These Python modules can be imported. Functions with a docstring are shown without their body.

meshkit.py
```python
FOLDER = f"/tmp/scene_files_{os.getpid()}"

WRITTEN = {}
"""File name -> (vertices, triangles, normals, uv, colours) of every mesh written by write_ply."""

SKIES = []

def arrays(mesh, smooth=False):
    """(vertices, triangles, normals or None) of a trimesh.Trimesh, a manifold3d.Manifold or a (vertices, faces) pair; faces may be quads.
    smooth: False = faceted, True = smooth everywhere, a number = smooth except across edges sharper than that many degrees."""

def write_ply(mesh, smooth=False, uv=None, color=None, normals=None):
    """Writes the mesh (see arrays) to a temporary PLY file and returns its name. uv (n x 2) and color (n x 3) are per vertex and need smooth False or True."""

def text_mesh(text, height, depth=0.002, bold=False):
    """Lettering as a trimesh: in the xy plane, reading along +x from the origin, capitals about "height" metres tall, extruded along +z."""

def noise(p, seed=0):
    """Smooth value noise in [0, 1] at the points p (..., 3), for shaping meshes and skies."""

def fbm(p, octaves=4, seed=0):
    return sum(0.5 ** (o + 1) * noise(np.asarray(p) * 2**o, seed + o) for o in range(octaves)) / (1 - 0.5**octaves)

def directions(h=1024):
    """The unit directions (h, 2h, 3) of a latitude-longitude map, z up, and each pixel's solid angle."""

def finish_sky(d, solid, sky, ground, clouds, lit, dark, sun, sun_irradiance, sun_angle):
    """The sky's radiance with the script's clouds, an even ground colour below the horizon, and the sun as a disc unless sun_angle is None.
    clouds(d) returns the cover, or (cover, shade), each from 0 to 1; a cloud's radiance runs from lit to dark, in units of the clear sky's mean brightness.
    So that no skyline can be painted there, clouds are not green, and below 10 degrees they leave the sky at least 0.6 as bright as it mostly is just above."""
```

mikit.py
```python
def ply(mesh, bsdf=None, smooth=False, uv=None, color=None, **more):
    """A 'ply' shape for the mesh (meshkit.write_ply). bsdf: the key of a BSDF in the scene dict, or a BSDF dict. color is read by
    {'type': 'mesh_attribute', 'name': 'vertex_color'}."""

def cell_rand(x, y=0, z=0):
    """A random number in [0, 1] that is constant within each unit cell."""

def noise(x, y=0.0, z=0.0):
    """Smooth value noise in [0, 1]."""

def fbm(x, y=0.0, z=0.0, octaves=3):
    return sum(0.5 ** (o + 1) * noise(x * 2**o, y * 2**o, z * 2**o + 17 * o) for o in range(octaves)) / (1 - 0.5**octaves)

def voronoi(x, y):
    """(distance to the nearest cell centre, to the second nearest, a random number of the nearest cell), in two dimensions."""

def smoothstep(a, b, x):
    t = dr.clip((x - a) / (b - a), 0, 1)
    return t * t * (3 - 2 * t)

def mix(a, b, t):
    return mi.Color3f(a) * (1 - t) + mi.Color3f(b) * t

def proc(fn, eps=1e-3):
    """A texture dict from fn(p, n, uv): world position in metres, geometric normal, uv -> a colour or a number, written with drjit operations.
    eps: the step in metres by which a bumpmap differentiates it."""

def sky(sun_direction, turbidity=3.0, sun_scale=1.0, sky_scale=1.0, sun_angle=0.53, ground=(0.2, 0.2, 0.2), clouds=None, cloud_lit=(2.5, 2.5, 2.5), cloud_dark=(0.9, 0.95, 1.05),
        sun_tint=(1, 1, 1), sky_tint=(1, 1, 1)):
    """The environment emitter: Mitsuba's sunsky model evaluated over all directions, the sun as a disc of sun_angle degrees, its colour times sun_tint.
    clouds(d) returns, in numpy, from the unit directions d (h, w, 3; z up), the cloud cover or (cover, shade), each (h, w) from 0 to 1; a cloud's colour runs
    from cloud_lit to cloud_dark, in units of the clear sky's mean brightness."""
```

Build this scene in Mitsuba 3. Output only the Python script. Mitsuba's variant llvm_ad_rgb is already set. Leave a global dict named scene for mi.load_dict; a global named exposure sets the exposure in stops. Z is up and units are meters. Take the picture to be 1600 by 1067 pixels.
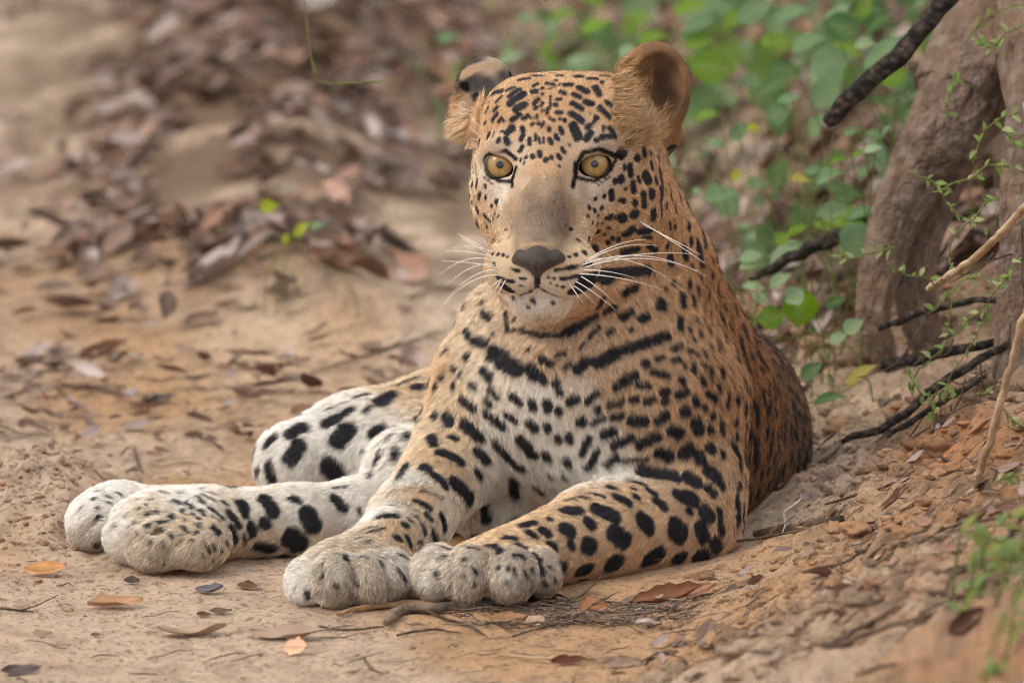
import math, random
import numpy as np, trimesh, drjit as dr, mitsuba as mi
import meshkit, mikit
from mikit import proc, noise, fbm, voronoi, smoothstep, mix, cell_rand
from scipy.spatial import cKDTree
T = mi.ScalarTransform4f
scene, labels = {}, {}
# ---------------------------------------------------------------- camera: long lens from a jeep's height, 12.5 m away
EYE, LOOK = np.array([0, -12.3286, 2.3631]), np.array([0, .98629, -.16505])
scene['camera'] = {'type': 'thinlens', 'fov': 2 * math.degrees(math.atan(.046)), 'fov_axis': 'x', 'aperture_radius': .038, 'focus_distance': 12.7,
                   'near_clip': .5, 'far_clip': 400.0, 'to_world': T().look_at(origin=EYE.tolist(), target=(EYE + LOOK).tolist(), up=[0, 0, 1])}
# ---------------------------------------------------------------- bright overcast sky, the sun a wide soft patch high on the left
scene['sky'] = mikit.sky((-.70, -.42, .80), turbidity=4, sun_scale=.28, sun_angle=22, clouds=lambda d: 1.0, cloud_lit=(2.6, 2.55, 2.5))
exposure = 1.92

# ---------------------------------------------------------------- helpers
def count(name):
    if name not in scene and name not in labels and not any(k.startswith(name + '__') for k in list(scene)[-60:]): return name
    n = 1
    while f'{name}_{n:03d}' in scene or f'{name}_{n:03d}' in labels: n += 1
    return f'{name}_{n:03d}'
NEXT = {}
def numbered(name):
    n = NEXT.get(name, 0); NEXT[name] = n + 1
    return name if n == 0 else f'{name}_{n:03d}'
def thing(name, label, cat, group=None, kind=None):
    key = numbered(name); labels[key] = {'label': label, 'category': cat}
    if group: labels[key]['group'] = group
    if kind: labels[key]['kind'] = kind
    return key
def obj(key, shape, label=None):
    key = numbered(key) if key not in labels else key
    scene[key] = shape
    if label: labels[key] = {'label': label}
    return key
def ref(k): return {'type': 'ref', 'id': k}
def shape(v, f, bsdf, color=None, normals=None, smooth=True):
    path = meshkit.write_ply((v, f), smooth if normals is None else False, None, color, normals)
    return {'type': 'ply', 'filename': path, 'face_normals': meshkit.WRITTEN[path][2] is None, 'bsdf': ref(bsdf)}
def unit(a): a = np.asarray(a, float); return a / np.maximum(np.linalg.norm(a, axis=-1, keepdims=True), 1e-12)
def tube(pts, radii, sides=7, twist=0, rough=0, seed=0):
    """(v, f) of a tube along pts with end caps; rough: relative unevenness of the radius"""
    pts = np.asarray(pts, float); n = len(pts); radii = np.broadcast_to(np.asarray(radii, float), (n,))
    t = unit(np.gradient(pts, axis=0)); a = np.array([0, 0, 1.0]) if abs(t[0][2]) < .9 else np.array([1.0, 0, 0])
    V = []; ang = np.arange(sides) / sides * 2 * np.pi; arc = np.r_[0, np.cumsum(np.linalg.norm(np.diff(pts, axis=0), axis=1))] / (1.8 * radii.max())
    for i in range(n):
        a = unit(a - (a @ t[i]) * t[i]); b = np.cross(t[i], a)
        ring = np.cos(ang)[:, None] * a + np.sin(ang)[:, None] * b
        r = radii[i] * (1 + rough * (meshkit.noise(np.c_[np.cos(ang) * 1.6 + 9, np.sin(ang) * 1.6, np.full(sides, arc[i])], seed) * 2 - 1))
        V.append(pts[i] + ring * r[:, None])
    V = np.vstack(V + [pts[:1], pts[-1:]]); F = []
    k = np.arange(sides); k1 = (k + 1) % sides
    for i in range(n - 1):
        F += [np.c_[i * sides + k, i * sides + k1, (i + 1) * sides + k1], np.c_[i * sides + k, (i + 1) * sides + k1, (i + 1) * sides + k]]
    F += [np.c_[np.full(sides, n * sides), k1, k], np.c_[np.full(sides, n * sides + 1), (n - 1) * sides + k, (n - 1) * sides + k1]]
    return V, np.vstack(F)
def smooth_line(pts, n):
    """Catmull-Rom through pts, n points"""
    p = np.asarray(pts, float); p = np.vstack([2 * p[0] - p[1], p, 2 * p[-1] - p[-2]]); m = len(p) - 3
    u = np.linspace(0, m - 1e-6, n); i = u.astype(int); t = (u - i)[:, None]
    a, b, c, d = p[i], p[i + 1], p[i + 2], p[i + 3]
    return .5 * (2 * b + (c - a) * t + (2 * a - 5 * b + 4 * c - d) * t**2 + (3 * b - a - 3 * c + d) * t**3)
def joined(parts):
    V, F, at = [], [], 0
    for v, f in parts: V.append(v); F.append(f + at); at += len(v)
    return np.vstack(V), np.vstack(F)
def principled(color, rough=.7, spec=.3, **more):
    c = color if isinstance(color, dict) else {'type': 'rgb', 'value': list(color)}
    return {'type': 'twosided', 'b': {'type': 'principled', 'base_color': c, 'roughness': rough, 'specular': spec, **more}}
VC = {'type': 'mesh_attribute', 'name': 'vertex_color'}
FUR = 620000
BODY = [["e",[0.1001,0.37,0.1505],[0.1517,0.1406,0.1184],[[1.0,0.0,0.0],[0.0,1.0,0.0],[0.0,0.0,1.0]],0.0444,1],["c",[0.165,0.52,0.1015],[0.1858,0.66,0.0692],0.146,0.1551,0.0449,1],
["c",[0.1861,0.68,0.0657],[0.0773,0.92,0.039],0.1516,0.1466,0.0606,1],["c",[0.0773,0.92,0.039],[-0.0229,0.74,0.0551],0.1428,0.0952,0.0617,1],
["e",[-0.0824,0.5,0.0556],[0.071,0.0822,0.0448],[[1.0,0.0,0.0],[0.0,1.0,0.0],[0.0,0.0,1.0]],0.0374,1],["e",[-0.1196,0.47,0.0633],[0.0537,0.0671,0.0552],[[0.94,0.0,0.342],[0.0,1.0,0.0],[-0.342,0.0,0.94]],0.0336,1],
["e",[-0.0074,0.37,0.0435],[0.0703,0.0481,0.0459],[[1.0,0.0,0.0],[0.0,1.0,0.0],[0.0,0.0,1.0]],0.0296,1],["c",[0.0926,0.4,0.4083],[0.1075,0.38,0.2165],0.0875,0.137,0.0519,1],
["c",[0.1377,0.46,0.3765],[0.1871,0.5,0.1658],0.0633,0.1121,0.0447,1],["c",[0.0369,0.33,0.2922],[0.0368,0.3,0.2001],0.0516,0.092,0.0443,1],
["c",[-0.0222,0.36,0.2649],[-0.0074,0.33,0.165],0.037,0.0701,0.037,1],["c",[0.2112,0.37,0.1731],[0.201,0.32,0.0767],0.0629,0.0627,0.0281,1],
["c",[0.2069,0.32,0.0767],[0.2065,0.29,0.0387],0.0604,0.05,0.0221,1],["c",[0.1978,0.3,0.0413],[0.0951,0.18,0.0485],0.0648,0.054,0.0258,1],
["c",[0.0951,0.18,0.047],[0.0,0.06,0.0412],0.0525,0.0361,0.0182,1],["c",[-0.0333,0.36,0.1898],[-0.0628,0.33,0.105],0.0606,0.0487,0.037,1],
["c",[-0.0577,0.33,0.1162],[-0.1169,0.17,0.063],0.0546,0.0437,0.0221,1],["c",[-0.1169,0.17,0.0608],[-0.1539,0.08,0.0405],0.0423,0.0362,0.0182,1],
["e",[-0.0145,0.05,0.0313],[0.0635,0.0649,0.0354],[[1.0,0.0,0.0],[0.0,1.0,0.0],[0.0,0.0,1.0]],0.018,1],["e",[-0.0837,0.0,0.0349],[0.0309,0.0474,0.0331],[[0.961,0.0,-0.276],[0.0,1.0,0.0],[0.276,0.0,0.961]],0.0101,1],
["e",[-0.0489,-0.03,0.0398],[0.028,0.0445,0.033],[[0.995,0.0,-0.105],[0.0,1.0,0.0],[0.105,0.0,0.995]],0.0093,1],["e",[-0.0029,-0.03,0.0391],[0.0323,0.0473,0.0323],[[1.0,0.0,0.0],[0.0,1.0,0.0],[0.0,0.0,1.0]],0.0093,1],
["e",[0.0332,0.01,0.0352],[0.0237,0.0396,0.0288],[[0.99,0.0,0.139],[0.0,1.0,0.0],[-0.139,0.0,0.99]],0.0101,1],["e",[-0.1754,0.06,0.0295],[0.065,0.0636,0.0361],[[1.0,0.0,0.0],[0.0,1.0,0.0],[0.0,0.0,1.0]],0.0181,1],
["e",[-0.2297,0.015,0.0232],[0.0266,0.0446,0.0288],[[0.961,0.0,-0.276],[0.0,1.0,0.0],[0.276,0.0,0.961]],0.0101,1],["e",[-0.1974,-0.015,0.0319],[0.0294,0.0474,0.0323],[[0.995,0.0,-0.105],[0.0,1.0,0.0],[0.105,0.0,0.995]],0.0093,1],
["e",[-0.1585,-0.015,0.0326],[0.0294,0.0459,0.0316],[[1.0,0.0,0.0],[0.0,1.0,0.0],[0.0,0.0,1.0]],0.0093,1],["e",[-0.1328,0.01,0.0323],[0.0209,0.0396,0.0295],[[1.0,0.0,0.0],[0.0,1.0,0.0],[0.0,0.0,1.0]],0.0101,1],
["c",[-0.21,-0.031,0.0598],[-0.2113,-0.046,0.0406],0.0039,0.0047,0.0057,-1],["c",[-0.2113,-0.046,0.0406],[-0.2121,-0.042,0.0165],0.0039,0.0047,0.0057,-1],
["c",[-0.177,-0.025,0.0616],[-0.1768,-0.046,0.0443],0.0039,0.0047,0.0057,-1],["c",[-0.1768,-0.046,0.0443],[-0.1769,-0.042,0.015],0.0039,0.0047,0.0057,-1],
["c",[-0.1438,-0.031,0.0627],[-0.143,-0.046,0.0443],0.0039,0.0047,0.0057,-1],["c",[-0.143,-0.046,0.0443],[-0.1424,-0.038,0.0186],0.0039,0.0047,0.0057,-1],
["c",[-0.0661,-0.049,0.0646],[-0.0667,-0.062,0.0473],0.0039,0.0046,0.0057,-1],["c",[-0.0667,-0.062,0.0473],[-0.0675,-0.057,0.0193],0.0039,0.0047,0.0057,-1],
["c",[-0.0266,-0.026,0.0632],[-0.0287,-0.052,0.0476],0.0039,0.0047,0.0057,-1],["c",[-0.0287,-0.052,0.0476],[-0.0302,-0.056,0.0162],0.0039,0.0047,0.0057,-1],
["c",[0.0165,-0.049,0.0661],[0.0187,-0.058,0.0466],0.0039,0.0047,0.0057,-1],["c",[0.0187,-0.058,0.0466],[0.0201,-0.047,0.0218],0.0039,0.0047,0.0057,-1],
["c",[-0.0606,0.64,0.0727],[-0.1812,0.6,0.066],0.0967,0.0663,0.0378,1],["c",[-0.1812,0.6,0.066],[-0.2542,0.55,0.0627],0.0663,0.0495,0.0301,1],
["c",[-0.0825,0.5,0.0251],[-0.1782,0.37,0.0285],0.0598,0.0459,0.0224,1],["c",[-0.1486,0.38,0.0281],[-0.2588,0.32,0.0354],0.0444,0.0405,0.0185,1],
["c",[-0.244,0.32,0.0354],[-0.3459,0.26,0.0442],0.0405,0.0404,0.0147,1],["e",[-0.3677,0.25,0.046],[0.066,0.055,0.0411],[[1.0,0.0,0.0],[0.0,1.0,0.0],[0.0,0.0,1.0]],0.0147,1],
["e",[-0.4147,0.25,0.0595],[0.0484,0.0308,0.0242],[[0.978,0.0,0.208],[0.0,1.0,0.0],[-0.208,0.0,0.978]],0.0095,1],["e",[-0.421,0.215,0.0405],[0.0483,0.0322,0.0351],[[0.985,0.0,0.174],[0.0,1.0,0.0],[-0.174,0.0,0.985]],0.0102,1],
["e",[-0.3964,0.18,0.0366],[0.0452,0.0262,0.0306],[[0.914,0.0,0.407],[0.0,1.0,0.0],[-0.407,0.0,0.914]],0.0095,1],["e",[-0.3554,0.175,0.0361],[0.035,0.0262,0.0292],[[0.961,0.0,0.276],[0.0,1.0,0.0],[-0.276,0.0,0.961]],0.0095,1],
["c",[-0.3477,0.33,0.0448],[-0.4439,0.33,0.0448],0.031,0.0295,0.0111,1],["e",[-0.4698,0.33,0.0471],[0.0487,0.0369,0.0295],[[0.914,0.0,0.407],[0.0,1.0,0.0],[-0.407,0.0,0.914]],0.0103,1],
["e",[-0.4784,0.3,0.0383],[0.0383,0.0294,0.0294],[[0.766,0.0,0.643],[0.0,1.0,0.0],[-0.643,0.0,0.766]],0.0096,1],["c",[-0.4706,0.212,0.0553],[-0.443,0.197,0.0632],0.0044,0.0044,0.0058,-1],
["c",[-0.443,0.197,0.0632],[-0.4113,0.193,0.0722],0.0044,0.0044,0.0058,-1],["c",[-0.4491,0.176,0.0158],[-0.4345,0.179,0.0368],0.0044,0.0044,0.0058,-1],
["c",[-0.4345,0.179,0.0368],[-0.3972,0.16,0.0544],0.0044,0.0044,0.0058,-1],["c",[-0.3975,0.164,0.0121],[-0.3943,0.155,0.0294],0.0044,0.0044,0.0058,-1],
["c",[-0.3943,0.155,0.0294],[-0.3737,0.154,0.0459],0.0044,0.0044,0.0058,-1],["c",[-0.3488,0.151,0.0435],[-0.3398,0.166,0.0162],0.0044,0.0044,0.0058,-1],
["c",[-0.4951,0.272,0.027],[-0.473,0.277,0.05],0.0037,0.0037,0.0059,-1],["e",[0.0663,0.35,0.4637],[0.1034,0.1219,0.0916],[[1.0,0.0,0.0],[0.0,1.0,0.0],[0.0,0.0,1.0]],0.0222,1],
["c",[0.022,0.285,0.5016],[0.1012,0.285,0.5016],0.0603,0.0618,0.0294,1],["e",[0.0059,0.3,0.4207],[0.0537,0.0699,0.0677],[[1.0,0.0,0.0],[0.0,1.0,0.0],[0.0,0.0,1.0]],0.0331,1],
["e",[0.1251,0.325,0.4109],[0.0619,0.0737,0.0774],[[1.0,0.0,0.0],[0.0,1.0,0.0],[0.0,0.0,1.0]],0.0295,1],["c",[0.1477,0.36,0.3771],[0.1779,0.4,0.3183],0.0518,0.0593,0.0296,1],
["c",[0.0388,0.262,0.4799],[0.0335,0.19,0.4185],0.0411,0.0365,0.0249,1],["c",[0.0335,0.188,0.4188],[0.029,0.142,0.3833],0.0328,0.0269,0.0182,1],
["c",[0.0499,0.285,0.4445],[0.0306,0.2,0.3593],0.0632,0.0475,0.0294,1],["e",[-0.0007,0.174,0.3576],[0.0313,0.0452,0.0321],[[0.978,0.0,-0.208],[0.0,1.0,0.0],[0.208,0.0,0.978]],0.0102,1],
["e",[0.0612,0.18,0.3544],[0.0394,0.0481,0.0343],[[0.985,0.0,0.174],[0.0,1.0,0.0],[-0.174,0.0,0.985]],0.0109,1],["e",[0.0276,0.15,0.3526],[0.0335,0.0218,0.0204],[[1.0,0.0,0.0],[0.0,1.0,0.0],[0.0,0.0,1.0]],0.016,1],
["e",[0.0336,0.192,0.32],[0.035,0.0336,0.0263],[[1.0,0.0,0.0],[0.0,1.0,0.0],[0.0,0.0,1.0]],0.0102,1],["c",[0.0365,0.2,0.3179],[0.1066,0.3,0.327],0.0256,0.0427,0.0183,1],
["c",[0.0292,0.2,0.3179],[0.0044,0.29,0.336],0.0248,0.0353,0.0183,1],["c",[-0.0293,0.258,0.4731],[-0.0131,0.236,0.4852],0.0088,0.011,0.0132,1],
["c",[-0.0131,0.236,0.4852],[0.0088,0.226,0.4735],0.011,0.008,0.0132,1],["c",[-0.0263,0.252,0.4459],[-0.0132,0.242,0.44],0.0073,0.0088,0.0132,1],
["c",[-0.0132,0.242,0.44],[0.0044,0.23,0.4477],0.0088,0.0073,0.0132,1],["c",[0.0693,0.221,0.4698],[0.092,0.23,0.4876],0.008,0.0117,0.0117,1],
["c",[0.092,0.23,0.4876],[0.1215,0.259,0.4692],0.0117,0.0095,0.0117,1],["c",[0.0716,0.226,0.4483],[0.095,0.236,0.4416],0.0073,0.0095,0.0102,1],
["c",[0.095,0.236,0.4416],[0.1215,0.262,0.4532],0.0095,0.0081,0.0103,1],["c",[0.0087,0.189,0.454],[0.0015,0.186,0.408],0.0066,0.0088,0.0175,-1],
["c",[0.067,0.185,0.4546],[0.0626,0.182,0.405],0.0066,0.0088,0.0175,-1],["e",[-0.0139,0.226,0.4635],[0.0172,0.0293,0.0121],[[0.978,0.0,-0.208],[0.0,1.0,0.0],[0.208,0.0,0.978]],0.0029,-1],
["e",[0.0941,0.222,0.4656],[0.0194,0.0293,0.0128],[[0.99,0.0,0.139],[0.0,1.0,0.0],[-0.139,0.0,0.99]],0.0029,-1],["e",[0.0289,0.1,0.3783],[0.0275,0.0188,0.0123],[[1.0,0.0,0.0],[0.0,1.0,0.0],[0.0,0.0,1.0]],0.0058,-1],
["c",[0.0276,0.121,0.3544],[0.0276,0.13,0.3411],0.0025,0.0029,0.0044,-1],["c",[0.0276,0.13,0.3411],[0.0145,0.15,0.3276],0.0029,0.0029,0.0051,-1],
["c",[0.0145,0.15,0.3276],[-0.0029,0.17,0.3236],0.0029,0.0029,0.0051,-1],["c",[-0.0029,0.17,0.3236],[-0.0234,0.235,0.3211],0.0029,0.0029,0.0051,-1],
["c",[0.0276,0.13,0.3411],[0.0436,0.149,0.3263],0.0029,0.0029,0.0051,-1],["c",[0.0436,0.149,0.3263],[0.0728,0.166,0.325],0.0029,0.0029,0.0051,-1],
["c",[0.0728,0.166,0.325],[0.0913,0.212,0.3263],0.0029,0.0037,0.0051,-1],["e",[0.1597,0.345,0.53],[0.0458,0.0355,0.062],[[0.97,-0.171,-0.174],[0.174,0.985,0.0],[0.171,-0.03,0.985]],0.0089,1],
["e",[0.1657,0.299,0.5426],[0.0375,0.0442,0.0508],[[0.963,-0.17,-0.208],[0.174,0.985,0.0],[0.205,-0.036,0.978]],0.0044,-1],["c",[0.1361,0.335,0.5002],[0.177,0.36,0.4801],0.0325,0.0192,0.0148,1],
["c",[0.1307,0.315,0.5217],[0.1468,0.3,0.4942],0.0147,0.0147,0.0118,1],["c",[-0.0383,0.34,0.5143],[-0.0184,0.36,0.5263],0.0207,0.0237,0.0103,1],
["e",[-0.0324,0.365,0.5345],[0.034,0.0237,0.037],[[0.914,0.0,-0.407],[0.0,1.0,0.0],[0.407,0.0,0.914]],0.0089,1],["c",[-0.0574,0.345,0.5285],[-0.0456,0.32,0.4979],0.0133,0.0162,0.0089,1],
["e",[-0.0618,0.335,0.5225],[0.0133,0.0221,0.0266],[[0.951,0.0,-0.309],[0.0,1.0,0.0],[0.309,0.0,0.951]],0.0044,-1],["c",[0.1016,1.05,-0.0076],[0.1963,1.12,-0.012],0.039,0.0266,0.0312,1],
["c",[0.1963,1.12,-0.012],[0.2962,1.02,-0.0023],0.0251,0.0202,0.0157,1],["c",[0.2962,1.02,-0.0023],[0.3808,0.98,0.0008],0.0202,0.0202,0.0155,1],]
NOSE = [["e",[0.029,0.1245,0.3736],[0.0261,0.0181,0.0116],[[1.0,0.0,0.0],[0.0,1.0,0.0],[0.0,0.0,1.0]],0.0044,1],["c",[0.029,0.119,0.3723],[0.0283,0.123,0.3584],0.0138,0.0058,0.0102,1],
["c",[0.029,0.113,0.3799],[0.0304,0.109,0.3717],0.0102,0.0087,0.0073,1],["c",[0.0094,0.124,0.3774],[0.0051,0.131,0.3718],0.0073,0.0058,0.0044,1],
["c",[0.0493,0.124,0.3774],[0.0551,0.131,0.374],0.0073,0.0058,0.0044,1],["c",[0.0101,0.104,0.3725],[0.0188,0.106,0.367],0.0043,0.0022,0.0029,-1],
["c",[0.0478,0.104,0.3725],[0.0384,0.106,0.367],0.0043,0.0022,0.0029,-1],["c",[0.0282,0.098,0.3742],[0.0282,0.106,0.3582],0.0014,0.0014,0.0022,-1],]
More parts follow.
